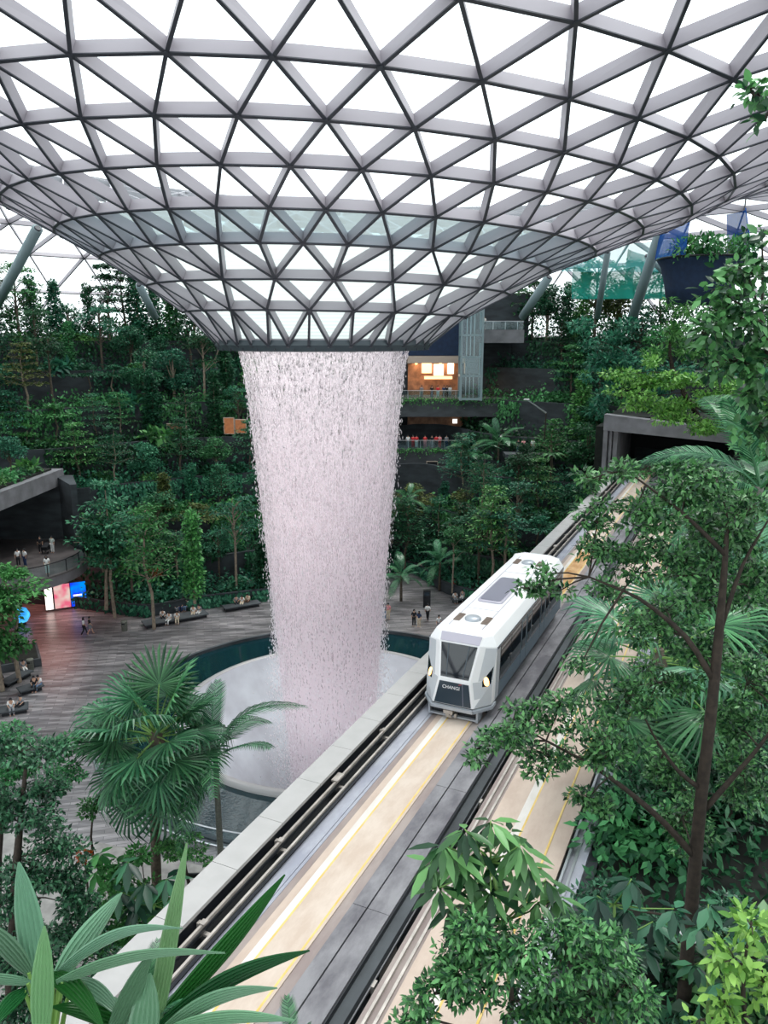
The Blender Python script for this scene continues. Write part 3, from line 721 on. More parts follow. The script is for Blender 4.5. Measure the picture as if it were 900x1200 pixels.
PINS = [pinnate(), pinnate(3.0, 38, .6, 1.25), pinnate(2.4, 30, .5, .6, .05, .6)]
for me in FANS: me.materials.append(MATS['leaf_palm']); me.materials.append(MATS['petiole'])
for me in PINS: me.materials.append(MATS['leaf_palm'])
def fix_fan(me):  # petiole faces come first and use slot 1
    pass
def frond(me, root, p, az, el, roll=0, sc=1.0, name='frond'):
    o = bpy.data.objects.new(name, me); COL.objects.link(o); o.parent = root
    o.location = p; o.rotation_euler = Euler((el, roll, az), 'XYZ'); o.scale = (sc,) * 3
    return o
def palm(name, base, H, fan=True, nf=24, label='', r=.16, lean=(0, 0), sc=1.0, group=None, bark='palm_grey', els=(75, -55), cat='palm'):
    t = empty(name, base); top = np.array([lean[0], lean[1], H])
    m = MB(); pts = [np.array([lean[0] * k * k, lean[1] * k * k, H * k]) - np.array([0, 0, .4 if k == 0 else 0]) for k in np.linspace(0, 1, 14)]
    m.tube(pts, [r * (1.1 - .35 * k + .06 * (i % 2)) for i, k in enumerate(np.linspace(0, 1, 14))], 10)
    o = m.build('trunk', bark, t, True); ch = [o]
    for i in range(nf):
        f = (i + .5) / nf; el = (els[0] + (els[1] - els[0]) * f ** .85) * D2R; az = i * 2.39996 + random.uniform(-.2, .2)
        me = random.choice(FANS if fan else PINS)
        ch.append(frond(me, t, tuple(top + np.array([0, 0, .1 - .5 * f])), az, el, random.uniform(-.25, .25), sc * random.uniform(.85, 1.1)))
    if fan:
        b = MB(); b.tube([top - np.array([0, 0, .9]), top - np.array([0, 0, .3]), top + np.array([0, 0, .25])], [r * .9, r * 1.7, r * .8], 9); ch.append(b.build('crown_shaft', 'bark', t))
    tag(t, label, cat, group); kids(t, *ch); return t

# prototypes ----------------------------------------------------------------
PROTO = {}
def proto(kind, cm, tm, bark='bark'):
    cm.materials.append(MATS['leaf_teal']); tm.materials.append(MATS[bark]); PROTO.setdefault(kind, []).append((cm, tm))
for s in range(4): proto('layered', *layered_tree(20 + s, H=8 + s * .5, R=2.3 + .25 * s, L=5 + s % 3))
for s in range(4): proto('round', *round_tree(40 + s, H=6.5 + .5 * s))
for s in range(3): proto('column', *column_tree(60 + s, H=7.5 + s))
for s in range(3): proto('airy', *airy_tree(70 + s))
for s in range(2): proto('umbrella', *layered_tree(90 + s, H=6, R=2.6, L=2, nleaf=1100, base=.78), )
def tree_at(name, kind, p, H, mat, label, group=None, sc=None, bark=None, rot=None, idx=None, cat='tree', wide=1.0):
    c, t = PROTO[kind][idx if idx is not None else random.randrange(len(PROTO[kind]))]
    z = max(v.co.z for v in c.vertices) if 'h' not in c else c['h']
    c['h'] = z
    s = H / z
    root = empty(name, p, rot if rot is not None else random.uniform(0, 6.28)); root.scale = (s * wide, s * wide, s)
    a = bpy.data.objects.new('trunk', t); COL.objects.link(a); a.parent = root
    b = bpy.data.objects.new('crown', c); COL.objects.link(b); b.parent = root
    set_obj_mat(b, mat)
    if bark: set_obj_mat(a, bark)
    tag(root, label, cat, group); kids(root, a, b)
    return root
# shrub prototypes: one mesh each
def shrub_mesh(seed, R=1.0, n=520, size=.26, ratio=.55, flat=.75, T=T4):
    r = np.random.default_rng(seed); lv = Leaves()
    for i in range(6):
        a = i * 1.05 + r.uniform(-.3, .3); q = R * .5 * (i > 0)
        lv.blob((q * math.cos(a), q * math.sin(a), R * flat * r.uniform(.4, .7)), (R * .6, R * .6, R * flat * .6), n // 6, size, .9, ratio, .7, r)
    return lv.mesh('shrub', T)
SHR = [shrub_mesh(1), shrub_mesh(2, 1.1, 380, .36, .6), shrub_mesh(3, .9, 420, .22, .3), shrub_mesh(4, 1.0, 150, .75, .55)]
for me in SHR: me.materials.append(MATS['leaf_mid'])
def fern_palm_mesh(seed):
    r = np.random.default_rng(seed); m = MB()
    for i in range(14):
        a = i * 2.4; el = r.uniform(.3, 1.1); L = r.uniform(1.3, 1.8)
        d = np.array([math.cos(a), math.sin(a), 0]); s = np.array([-math.sin(a), math.cos(a), 0]); pr = None
        for k in range(6):
            t = k / 5; c = d * L * t * math.cos(el * .6) + np.array([0, 0, L * (math.sin(el) * t - .9 * t * t)]); w = .26 * math.sin(math.pi * min(.98, t + .12)) + .01
            cur = (c - s * w - np.array([0, 0, w * .35]), c, c + s * w - np.array([0, 0, w * .35]))
            if pr is not None: m.add([pr[0], pr[1], pr[2], cur[2], cur[1], cur[0]], [(0, 1, 4, 5), (1, 2, 3, 4)])
            pr = cur
    return m.mesh('fronds')
FERN = [fern_palm_mesh(3), fern_palm_mesh(5)]
for me in FERN: me.materials.append(MATS['leaf_palm'])
FTR = MB(); FTR.tube([(0, 0, -2.6), (0, 0, -.1), (0, 0, .1)], [.13, .10, .07], 7); FTR = FTR.mesh('trunk'); FTR.materials.append(MATS['bark'])
def fern_at(p, H, label, sc=1.0, group=None, mat='leaf_mid', name='tree_fern'):
    t = empty(name, p, random.uniform(0, 6)); a = bpy.data.objects.new('trunk', FTR); COL.objects.link(a); a.parent = t; a.location = (0, 0, H); a.scale = (1, 1, (H + .3) / 2.6)
    b = bpy.data.objects.new('fronds', random.choice(FERN)); COL.objects.link(b); b.parent = t; b.location = (0, 0, H); b.scale = (sc,) * 3; set_obj_mat(b, mat)
    tag(t, label, 'palm' if 'palm' in name else 'tree fern', group); return t

# ------------------------------------------------------------------ the forest on the terraces
TIER = ['lowest', 'second', 'third', 'fourth', 'fifth', 'sixth', 'seventh', 'highest']
ORD = ['first', 'second', 'third', 'fourth', 'fifth', 'sixth', 'seventh', 'eighth', 'ninth', 'tenth', 'eleventh', 'twelfth', 'thirteenth', 'fourteenth', 'fifteenth', 'sixteenth', 'seventeenth', 'eighteenth', 'nineteenth', 'twentieth']
LOOK = {'layered': 'tiered', 'round': 'round crowned', 'column': 'narrow leafy', 'airy': 'open crowned', 'umbrella': 'flat topped'}
CLR = {'leaf_teal': 'blue green', 'leaf_deep': 'dark green', 'leaf_mid': 'green', 'leaf_fresh': 'bright green', 'leaf_olive': 'olive', 'leaf_lime': 'lime green'}
rnd = random.Random(5)
def blocked(ph, z, p):
    if p[0] < -26 and 42 < p[1] < 84 and z < 17: return True
    if -5 < p[0] < 21 and 95 < p[1] < 114 and z > 6: return True
    d = ph / D2R
    if z > 9 and 6 < d < 20: return True      # the stacked balconies
    return False
rows = {}
for k in range(8):
    ph = -100 * D2R
    while ph < 62 * D2R:
        r0 = trad(k, ph); r1 = max(trad(k + 1, ph), r0 + 3)
        ph += rnd.uniform(2.6, 4.3) * (.62 if k == 7 else 1) / r0
        rr = r0 + rnd.uniform(1.2, max(1.6, min(4.6, r1 - r0 - .8)))
        p = vpol(rr, ph, TZ[k]); x, y, zd = project(p)
        if not (-50 < x < 790) or blocked(ph, TZ[k] + 4, p): continue
        if k <= 3 and ph < -48 * D2R: continue        # the balcony building stands there
        # keep clear of the guideway and its tunnel
        u = p[0] * math.cos(AZT) - p[1] * math.sin(AZT); s = p[0] * math.sin(AZT) + p[1] * math.cos(AZT)
        if u > -13.5 and s < 100: continue
        kind = rnd.choices(['layered', 'round', 'column', 'airy', 'umbrella'], [5, 3.5, 2, 2.2, 1.3])[0]
        mat = rnd.choices(['leaf_teal', 'leaf_deep', 'leaf_mid', 'leaf_fresh', 'leaf_olive'], [6, 6, 4, 1.2, 1.0])[0]
        H = {'layered': rnd.uniform(6, 9.0), 'round': rnd.uniform(4.5, 7.5), 'column': rnd.uniform(5.5, 9), 'airy': rnd.uniform(6.5, 9.5), 'umbrella': rnd.uniform(4, 6)}[kind]
        if k == 7: H *= 1.3; kind = 'round' if kind == 'umbrella' else kind
        if abs(ph) < 22 * D2R and k < 3 and not (ph > 0): H *= .8
        side = 'behind the waterfall' if 275 < x < 490 else ('balcony side' if x < 400 else 'train side')
        rows.setdefault((k, side, kind, mat), []).append((abs(x - 380), p, H))
for (k, side, kind, mat), lst in rows.items():
    lst.sort(key=lambda a: a[0])
    for i, (_, p, H) in enumerate(lst):
        o = '' if len(lst) == 1 else f', {ORD[i]} from the water'
        tree_at('terrace_tree', kind, p - np.array([0, 0, .1]), H, mat, f'{CLR[mat]} {LOOK[kind]} tree, {TIER[k]} terrace, {side}{o}', 'trees on the forest terraces', bark=rnd.choice(['bark', 'bark_pale', 'bark']), wide=1.3)
# shrubs along the terraces
rows = {}
for k in range(8):
    ph = -100 * D2R
    while ph < 60 * D2R:
        r0 = trad(k, ph); ph += rnd.uniform(2.6, 6.0) / r0
        p = vpol(r0 + rnd.uniform(.7, 1.4), ph, TZ[k]); x, y, zd = project(p)
        if not (-30 < x < 760): continue
        if k <= 3 and ph < -46 * D2R: continue
        if k >= 2 and 6 < ph / D2R < 20: continue
        u = p[0] * math.cos(AZT) - p[1] * math.sin(AZT); s = p[0] * math.sin(AZT) + p[1] * math.cos(AZT)
        if u > -13 and s < 100: continue
        if 290 < x < 470 and k < 6 : continue
        if blocked(0, TZ[k], p): continue
        j = rnd.randrange(4); mat = rnd.choices(['leaf_teal', 'leaf_deep', 'leaf_mid', 'leaf_fresh'], [4, 4, 4, 1.5])[0]
        side = 'balcony side' if x < 400 else 'train side'
        rows.setdefault((k, side, j, mat), []).append((abs(x - 380), p, rnd.uniform(.9, 1.6)))
SL = ['fine leaved', 'broad leaved', 'spiky', 'giant leaved']
for (k, side, j, mat), lst in rows.items():
    lst.sort(key=lambda a: a[0])
    for i, (_, p, s) in enumerate(lst):
        o = '' if len(lst) == 1 else f', {ORD[i]} from the water'
        b = bpy.data.objects.new('terrace_shrub', SHR[j]); COL.objects.link(b); b.location = tuple(p); b.scale = (s,) * 3; b.rotation_euler = (0, 0, rnd.uniform(0, 6)); set_obj_mat(b, mat)
        tag(b, f'{CLR[mat]} {SL[j]} shrub, {TIER[k]} terrace, {side}{o}', 'shrub', 'shrubs along the terrace edges')
# creeping cover that nobody could count
for k in range(8):
    lv = Leaves(); n = 15000
    ph = RNG.uniform(-100, 62, n) * D2R
    P = []; N = []; Dn = []
    for a in ph:
        if k <= 3 and a < -48 * D2R: continue
        if k >= 2 and 6.5 < a / D2R < 19.5: continue
        r0 = trad(k, a); q = RNG.random()
        dens = math.sin(a * 11 + k * 2) + math.sin(a * 23 + k)
        if q < .55 and dens > -.5:      # hangs down the wall
            d = abs(RNG.normal()) * 1.5; p = vpol(r0 - .12 - abs(RNG.normal()) * .15, a, TZ[k] + .4 - d); nn = vpol(-1, a, 0) - VC + np.array([0, 0, .5]); dd = np.array([0, 0, -1.0]) + RNG.normal(size=3) * .4
        else:
            p = vpol(r0 + RNG.uniform(.2, 4.2), a, TZ[k] + abs(RNG.normal()) * (.8 if k < 7 else 2.2)); nn = np.array([0, 0, 1.]) + RNG.normal(size=3) * .5; dd = RNG.normal(size=3)
        u = p[0] * math.cos(AZT) - p[1] * math.sin(AZT); s = p[0] * math.sin(AZT) + p[1] * math.cos(AZT)
        if u > -12.2 and s < 100: continue
        if p[0] < -34 and p[1] < 80 and k < 4: continue
        P.append(p); N.append(nn); Dn.append(dd)
    L = RNG.uniform(.3, .65, len(P)); lv.put(np.array(P), np.array(Dn), np.array(N), L, L * .55)
    o = lv.build('undergrowth', ['leaf_teal', 'leaf_deep', 'leaf_mid'][k % 3]); tag(o, f'creeping undergrowth spilling over the {TIER[k]} terrace wall', 'undergrowth', kind='stuff')

lv = Leaves(); n = 40000; a = RNG.uniform(-100, 72, n) * D2R; hh = np.array([3.9 + (1.2 if x > .25 else 0) + 1.6 * math.sin(x * 17) + 1.2 * math.sin(x * 41 + 1) + .7 * math.sin(x * 90) for x in a])
P = []; keep = []
for i, x in enumerate(a):
    if 6 < x / D2R < 17: continue
    z = TZ[7] + hh[i] * RNG.random() ** .7; P.append(vpol(trad(7, x) + 4.0 + RNG.normal() * 1.1, x, z)); keep.append(i)
P = np.array(P); n = len(P); L = RNG.uniform(.35, .6, n); lv.put(P, RNG.normal(size=(n, 3)), RNG.normal(size=(n, 3)) * .5 + [0, 0, 1], L, L * .55)
tag(lv.build('undergrowth', 'leaf_mid'), 'tall mixed thicket crowning the highest terrace under the roof', 'undergrowth', kind='stuff')
# ------------------------------------------------------------------ train
s0 = 23.25; TR0 = trk(s0, -8.22, 14.0)
train = empty('train', TR0, -AZT); tag(train, 'white driverless train car with glowing headlights on the guideway', 'train')
LT = 11.5
c0, c1, c3, c4 = (.74, 0, .52), (.56, .14, 1.42), (.74, .62, 2.60), (.78, .86, 2.86)
o0, o1, o3, o4, rf = (1.22, .62, .52), (1.238, .70, 1.42), (1.26, 1.02, 2.52), (1.05, 1.15, 2.88), (.60, 1.18, 3.0)
mir = lambda p: (-p[0], p[1], p[2])
def at_rear(p, y=LT): return (p[0], y, p[2])
m = MB()
ringF = [c0, o0, o1, o3, o4, rf, mir(rf), mir(o4), mir(o3), mir(o1), mir(o0), mir(c0)]
front = [c0, c1, c3, c4]
for sg in (0, 1):
    f = mir if sg else (lambda p: p)
    C0, C1, C3, C4, O0, O1, O3, O4, RF = map(f, (c0, c1, c3, c4, o0, o1, o3, o4, rf))
    q = [(C0, O0, O1, C1), (C1, O1, O3, C3), (C3, O3, O4, C4), (O0, at_rear(O0), at_rear(O1), O1), (O1, at_rear(O1), at_rear(O3), O3), (O3, at_rear(O3), at_rear(O4), O4), (O4, at_rear(O4), at_rear(RF), RF)]
    for a in q: m.add(list(a if not sg else a[::-1]), [(0, 1, 2, 3)])
    m.add([C4, O4, RF] if not sg else [RF, O4, C4], [(0, 1, 2)])
m.add([mir(c0), c0, c1, mir(c1)], [(0, 1, 2, 3)]); m.add([mir(c1), c1, c3, mir(c3)], [(0, 1, 2, 3)]); m.add([mir(c3), c3, c4, mir(c4)], [(0, 1, 2, 3)])
m.add([mir(c4), c4, rf, mir(rf)], [(0, 1, 2, 3)]); m.add([mir(rf), rf, at_rear(rf), at_rear(mir(rf))], [(0, 1, 2, 3)])
rr = [at_rear(p) for p in (o0, o1, o3, o4, rf, mir(rf), mir(o4), mir(o3), mir(o1), mir(o0))]; m.add(rr, [tuple(range(10))])
bb = [c0, o0, at_rear(o0), at_rear(mir(o0)), mir(o0), mir(c0)]; m.add(bb, [tuple(range(5, -1, -1))])
body = m.build('body', 'white_paint', train)
bv = body.modifiers.new('bevel', 'BEVEL'); bv.width = .035; bv.segments = 2; bv.limit_method = 'ANGLE'
wl = body.modifiers.new('weld', 'WELD'); wl.merge_threshold = .001
bpy.context.view_layer.update()
with bpy.context.temp_override(object=body): pass
body.modifiers.move(1, 0)
plain('visor', (.42, .40, .47), .4); plain('panel_dark', (.020, .035, .05), .18, spec=.6); plain('side_blue', (.045, .085, .115), .3); plain('corner_grey', (.50, .52, .55), .35); plain('pillar_grey', (.40, .43, .47), .35, metal=.3)
plain('vent_brown', (.22, .17, .14), .7); plain('hatch', (.17, .17, .22), .3); plain('seat_red', (.30, .03, .05), .7); plain('interior', (.05, .06, .08), .8)
def lerp(a, b, t): return np.asarray(a) * (1 - t) + np.asarray(b) * t
def panel(name, quad, mat, off=.02, parent=train, thick=.03):
    q = [np.asarray(p, float) for p in quad]; n = unit(np.cross(q[1] - q[0], q[-1] - q[0])); c = sum(q) / len(q)
    if n @ (c - np.array([0, 3, 1.6])) < 0: n = -n
    m = MB(); m.hexa([p + n * (off - thick) for p in q], [p + n * off for p in q]); return m.build(name, mat, parent)
def inq(a, b, c, d, u0, u1, v0, v1):   # a b lower edge, d c upper edge
    f = lambda u, v: lerp(lerp(a, b, u), lerp(d, c, u), v)
    return [f(u0, v0), f(u1, v0), f(u1, v1), f(u0, v1)]
ws = panel('windscreen', inq(mir(c1), c1, c3, mir(c3), .05, .95, .05, .97), 'glass_dark')
q_ = inq(mir(c1), c1, c3, mir(c3), 0, 1, 0, 1)
for u in (.24, .76): panel('windscreen_pillar', inq(mir(c1), c1, c3, mir(c3), u - .015, u + .015, .05, .97), 'panel_dark', .03, ws)
panel('visor', inq(mir(c3), c3, c4, mir(c4), .02, .98, .05, 1.0), 'visor')
lp = panel('nose_panel', inq(mir(c0), c0, c1, mir(c1), .04, .96, .04, .90), 'panel_dark')
panel('panel_seam', inq(mir(c0), c0, c1, mir(c1), .76, .775, .04, .90), 'hatch', .024, lp)
for f in (lambda p: p, mir):
    C0, C1, C3, O0, O1, O3 = map(f, (c0, c1, c3, o0, o1, o3))
    panel('corner_panel', inq(C0, O0, O1, C1, .12, .97, .04, .99), 'corner_grey', .008); panel('corner_panel', inq(C1, O1, O3, C3, .35, .97, .01, .96), 'corner_grey', .008)
    G = lambda u, v: (lerp(lerp(C0, O0, u), lerp(C1, O1, u), v) if v <= 1 else lerp(lerp(C1, O1, u), lerp(C3, O3, u), v - 1))
    hexp = [G(.55, .35), G(.86, .62), G(.93, 1.02)]
    hl = panel('headlight_glass', [G(.48, .42), G(.86, .60), G(.90, 1.0), G(.52, 1.0)], 'glass_dark', .02)
    panel('headlight_glass', [G(.52, 1.0), G(.90, 1.0), G(.92, 1.42)], 'glass_dark', .02)
    c = G(.70, .98); n_ = unit(np.cross(np.asarray(O0) - C0, np.asarray(C1) - C0)); n_ = n_ if n_[1] < 0 else -n_
    m = MB(); a_ = unit(np.cross(n_, [0, 0, 1])); b_ = np.cross(n_, a_)
    rg = lambda r, o: [c + n_ * o + r * (math.cos(t) * a_ + 1.5 * math.sin(t) * b_) for t in np.arange(12) * math.pi / 6]
    m.loft([rg(.11, 0), rg(.11, .03), rg(.06, .05)]); m.build('headlight', 'lamp_warm', train)
# side glass, doors and lower band
for sg in (1, -1):
    S = lambda y, z: np.array([sg * (np.interp(z, [.52, 2.52], [1.22, 1.26]) + .012), y, z])
    def side(name, y0, y1, z0, z1, mat, off=.0, parent=train):
        q = [S(y0, z0), S(y1, z0), S(y1, z1), S(y0, z1)]; o = np.array([sg * off, 0, 0]); m = MB(); m.hexa([p - o * 0 - np.array([sg * .03, 0, 0]) for p in q], [p + o + np.array([sg * .004, 0, 0]) for p in q]); return m.build(name, mat, parent)
    side('front_pillar', .98, 1.35, .58, 2.5, 'pillar_grey')
    side('side_skin', 1.36, LT - .12, .56, 2.46, 'panel_dark', .002)
    side('lower_panel', 1.38, LT - .15, .56, 1.08, 'side_blue', .006)
    edges_y = [1.4, 2.75, 4.15, 4.95, 5.75, 7.25, 8.05, 8.85, LT - .2]
    for i in range(8):
        y0, y1 = edges_y[i] + .03, edges_y[i + 1] - .03; door = i in (2, 3, 5, 6)
        if door:
            d = side('door', y0, y1, .60, 2.42, 'side_blue', .012); side('door_window', y0 + .1, y1 - .1, 1.15, 2.3, 'glass_dark', .02, d)
        else: side('side_window', y0, y1, 1.16, 2.40, 'glass_dark', .008)
    side('cant_rail', 1.0, LT, 2.44, 2.52, 'panel_dark', .01)
# bumper, skirt, coupler, running gear
m = MB(); path = [(-1.22, 1.0, .44), (-1.22, .60, .44), (-.76, -.06, .44), (.76, -.06, .44), (1.22, .60, .44), (1.22, 1.0, .44)]
for a, b in zip(path, path[1:]):
    a = np.array(a); b = np.array(b); d = unit(b - a); n = np.array([d[1], -d[0], 0]) 
    m.hexa([a + n * .05 - [0, 0, .05], a - n * .08 - [0, 0, .05], a - n * .08 + [0, 0, .06], a + n * .05 + [0, 0, .06]], [b + n * .05 - [0, 0, .05], b - n * .08 - [0, 0, .05], b - n * .08 + [0, 0, .06], b + n * .05 + [0, 0, .06]])
m.build('bumper', 'pillar_grey', train)
m = MB()
for sg in (-1, 1): m.box((sg * .88, .3, .22), (.07, .5, .40))
m.box((0, .12, .08), (1.7, .12, .07)); m.build('front_frame', 'pillar_grey', train)
m = MB(); m.box((0, .35, .24), (1.6, .3, .36)); m.box((0, 6, .30), (2.1, 10.6, .3)); m.build('underframe', 'black_metal', train)
m = MB(); m.box((-.12, .0, .30), (.34, .24, .12)); m.box((-.12, .05, .17), (.22, .2, .2)); m.tube([(-.12, .3, .2), (-.12, -.12, .2)], .06, 8); m.box((.12, .05, .16), (.08, .16, .16)); m.build('coupler', 'rail_metal', train)
for y in (1.9, 9.6):
    for sg in (-1, 1):
        m = MB(); m.tube([(sg * .60, y, .26), (sg * .90, y, .26)], .26, 18); m.tube([(sg * .9, y, .26), (sg * .93, y, .26)], .13, 12); m.build('wheel', 'black_metal', train)
def roundrect(hx, hy, r, z, cy, n=6):
    pts = []
    for cx_, cy_, a in ((hx - r, hy - r, 0), (-hx + r, hy - r, 90), (-hx + r, -hy + r, 180), (hx - r, -hy + r, 270)):
        for k in range(n + 1): t = (a + 90 * k / n) * D2R; pts.append((cx_ + r * math.cos(t), cy + cy_ + r * math.sin(t), z))
    return pts
m = MB(); m.loft([roundrect(.50, 1.62, .18, 2.99, 5.6), roundrect(.50, 1.62, .18, 3.05, 5.6), roundrect(.45, 1.57, .16, 3.08, 5.6)]); rf_ = m.build('roof_hatch', 'visor', train)
m = MB(); m.loft([roundrect(.42, 1.52, .15, 3.07, 5.6), roundrect(.42, 1.52, .15, 3.095, 5.6)]); m.build('hatch_lid', 'hatch', rf_)
for y in (2.05, 9.9):
    m = MB(); m.lathe([(.30, 3.0), (.30, 3.05), (.24, 3.10), (.12, 3.13), (.001, 3.135)], (0, y, 0), 24); m.build('roof_dome', 'pillar_grey', train, True)
    for sg in (-1, 1):
        m = MB()
        m.box((sg * .52, y, 3.01), (.24, .72, .03))
        for k in range(6): m.box((sg * .52, y - .3 + k * .12, 3.035), (.22, .05, .03))
        m.build('roof_vent', 'vent_brown', train)
m = MB()
for x in (-.62, .62): m.box((x, 6, 3.0), (.02, 9.6, .03))
for y in (3.2, 8.2): m.box((0, y, 3.0), (1.2, .015, .02))
m.build('roof_seam', 'visor', train)
def text_obj(s, size, mat, parent, M, name='lettering'):
    cu = bpy.data.curves.new(name, 'FONT'); cu.body = s; cu.size = size; cu.extrude = .004; cu.align_x = 'CENTER'; cu.align_y = 'CENTER'
    t = bpy.data.objects.new('tmp', cu); COL.objects.link(t); bpy.context.view_layer.update()
    me = bpy.data.meshes.new_from_object(t.evaluated_get(bpy.context.evaluated_depsgraph_get())); bpy.data.objects.remove(t)
    me.materials.clear(); me.materials.append(MATS[mat]); me.transform(M)
    o = bpy.data.objects.new(name, me); COL.objects.link(o); o.parent = parent; return o
def frame(org, x, y):
    x = unit(np.asarray(x, float)); y = np.asarray(y, float); y = unit(y - x * (x @ y)); z = np.cross(x, y)
    return Matrix(((x[0], y[0], z[0], org[0]), (x[1], y[1], z[1], org[1]), (x[2], y[2], z[2], org[2]), (0, 0, 0, 1)))
up_ = np.asarray(c1) - np.asarray(c0); up_[0] = 0
pc = lerp(lerp(mir(c0), c0, .5), lerp(mir(c1), c1, .5), .70) + np.array([0, -.035, 0])
text_obj('CHANGI', .165, 'white_paint', lp, frame(pc - np.array([.09, 0, 0]), (1, 0, 0), up_))
m = MB(); q = pc + np.array([.18, -.002, .15]); m.hexa([q, q + [.12, 0, .05], q + [.12, 0, .02], q + [.02, 0, -.02]], [p + np.array([0, -.006, 0]) for p in (q, q + [.12, 0, .05], q + [.12, 0, .02], q + [.02, 0, -.02])]); m.build('emblem', 'seat_red', lp)
m = MB(); q = pc + np.array([0, -.02, -.34]); m.box(q, (.018, .01, .10)); m.build('marking', 'white_paint', lp)

# ------------------------------------------------------------------ people
def skin_mesh(name, verts, edges_, rad, sub=1):
    me = bpy.data.meshes.new(name); me.from_pydata(verts, edges_, []); o = bpy.data.objects.new(name, me); COL.objects.link(o)
    sk = o.modifiers.new('s', 'SKIN'); 
    for i, r in enumerate(rad): me.skin_vertices[0].data[i].radius = (r, r) if not hasattr(r, '__len__') else r
    me.skin_vertices[0].data[0].use_root = True
    sb = o.modifiers.new('b', 'SUBSURF'); sb.levels = sub; sb.render_levels = sub
    dg = bpy.context.evaluated_depsgraph_get(); out = bpy.data.meshes.new_from_object(o.evaluated_get(dg)); out.name = name
    bpy.data.objects.remove(o); out.polygons.foreach_set('use_smooth', [True] * len(out.polygons)); return out
def pose(kind):
    # pelvis, chest, neck, head and limbs; the figure faces -y
    P = {'pel': (0, 0, .95), 'wai': (0, -.01, 1.10), 'che': (0, 0, 1.32), 'nek': (0, -.01, 1.46), 'chi': (0, -.02, 1.54), 'hed': (0, -.03, 1.62), 'top': (0, -.02, 1.70), 'nos': (0, -.125, 1.60)}
    for s, n in ((-1, 'L'), (1, 'R')):
        P['sh' + n] = (s * .17, 0, 1.40); P['el' + n] = (s * .23, .03, 1.13); P['wr' + n] = (s * .22, -.05, .90); P['ha' + n] = (s * .21, -.08, .82)
        P['hi' + n] = (s * .09, 0, .90); P['kn' + n] = (s * .10, -.02, .49); P['an' + n] = (s * .10, .02, .08); P['to' + n] = (s * .11, -.13, .03)
    if kind == 'walk':
        for s, n in ((-1, 'L'), (1, 'R')):
            P['kn' + n] = (s * .09, -.16 if s > 0 else .02, .50); P['an' + n] = (s * .09, -.24 if s > 0 else .28, .08); P['to' + n] = (s * .10, -.38 if s > 0 else .16, .04)
            P['el' + n] = (s * .23, .12 if s > 0 else -.06, 1.14); P['wr' + n] = (s * .22, .12 if s > 0 else -.22, .94); P['ha' + n] = (s * .21, .12 if s > 0 else -.28, .87)
    if kind == 'phone':
        P['elR'] = (.22, -.05, 1.14); P['wrR'] = (.10, -.26, 1.30); P['haR'] = (.07, -.30, 1.37); P['elL'] = (-.22, -.03, 1.13); P['wrL'] = (-.08, -.25, 1.22); P['haL'] = (-.03, -.29, 1.28)
    if kind == 'sit':
        d = .95 - .50
        for k in list(P):
            P[k] = (P[k][0], P[k][1], P[k][2] - d)
        for s, n in ((-1, 'L'), (1, 'R')):
            P['kn' + n] = (s * .12, -.44, .49); P['an' + n] = (s * .12, -.46, .09); P['to' + n] = (s * .13, -.60, .04); P['hi' + n] = (s * .10, -.02, .50)
            P['el' + n] = (s * .24, -.06, .72); P['wr' + n] = (s * .15, -.26, .60); P['ha' + n] = (s * .12, -.33, .58)
        P['che'] = (0, -.04, .88); P['nek'] = (0, -.08, 1.02); P['chi'] = (0, -.11, 1.09); P['hed'] = (0, -.13, 1.17); P['top'] = (0, -.12, 1.25); P['nos'] = (0, -.225, 1.14)
    return P
def person_meshes(kind):
    P = pose(kind); R = {'pel': .12, 'wai': .105, 'che': .13, 'nek': .05, 'chi': .07, 'hed': .095, 'top': .06, 'nos': .012, 'sh': .06, 'el': .042, 'wr': .03, 'ha': .035, 'hi': .09, 'kn': .06, 'an': .042, 'to': .035}
    E = [('pel', 'wai'), ('wai', 'che'), ('che', 'nek'), ('nek', 'chi'), ('chi', 'hed'), ('hed', 'top'), ('hed', 'nos')]
    for n in 'LR': E += [('che', 'sh' + n), ('sh' + n, 'el' + n), ('el' + n, 'wr' + n), ('wr' + n, 'ha' + n), ('pel', 'hi' + n), ('hi' + n, 'kn' + n), ('kn' + n, 'an' + n), ('an' + n, 'to' + n)]
    def mk(name, keys, es, grow, sub=1, over={}):
        ix = {k: i for i, k in enumerate(keys)}
        rad = [over.get(k, R.get(k, R.get(k[:2], .05)) + grow) for k in keys]
        return skin_mesh(name, [P[k] for k in keys], [(ix[a], ix[b]) for a, b in es if a in ix and b in ix], rad, sub)
    body = mk('body', ['pel'] + [k for k in P if k != 'pel'], E, 0)
    sh = ['che', 'wai', 'pel', 'shL', 'shR', 'elL', 'elR']; shirt = mk('shirt', sh, E, .028, 1, {'shL': .085, 'shR': .085})
    tr = ['pel', 'hiL', 'hiR', 'knL', 'knR', 'anL', 'anR']; trs = mk('trousers', tr, E, .024)
    sk = ['pel', 'hiL', 'hiR', 'knL', 'knR']; short = mk('shorts', sk, E, .034)
    h = np.array(P['hed']); m = MB(); m.lathe([(.001, .115), (.06, .10), (.098, .05), (.108, -.01), (.10, -.05), (.085, -.07)], h + np.array([0, .022, .012]), 12); hair = m.mesh('hair'); hair.polygons.foreach_set('use_smooth', [True] * len(hair.polygons))
    m = MB(); m.lathe([(.001, .115), (.06, .10), (.098, .05), (.108, -.03), (.105, -.12), (.095, -.22), (.06, -.27)], h + np.array([0, .03, .012]), 12); lhair = m.mesh('hair')
    for me in (body, shirt, trs, short, hair, lhair): me.materials.clear(); me.materials.append(MATS['skin'])
    return dict(body=body, shirt=shirt, trousers=trs, shorts=short, hair=hair, lhair=lhair)
plain('skin', (.55, .33, .23), .6)
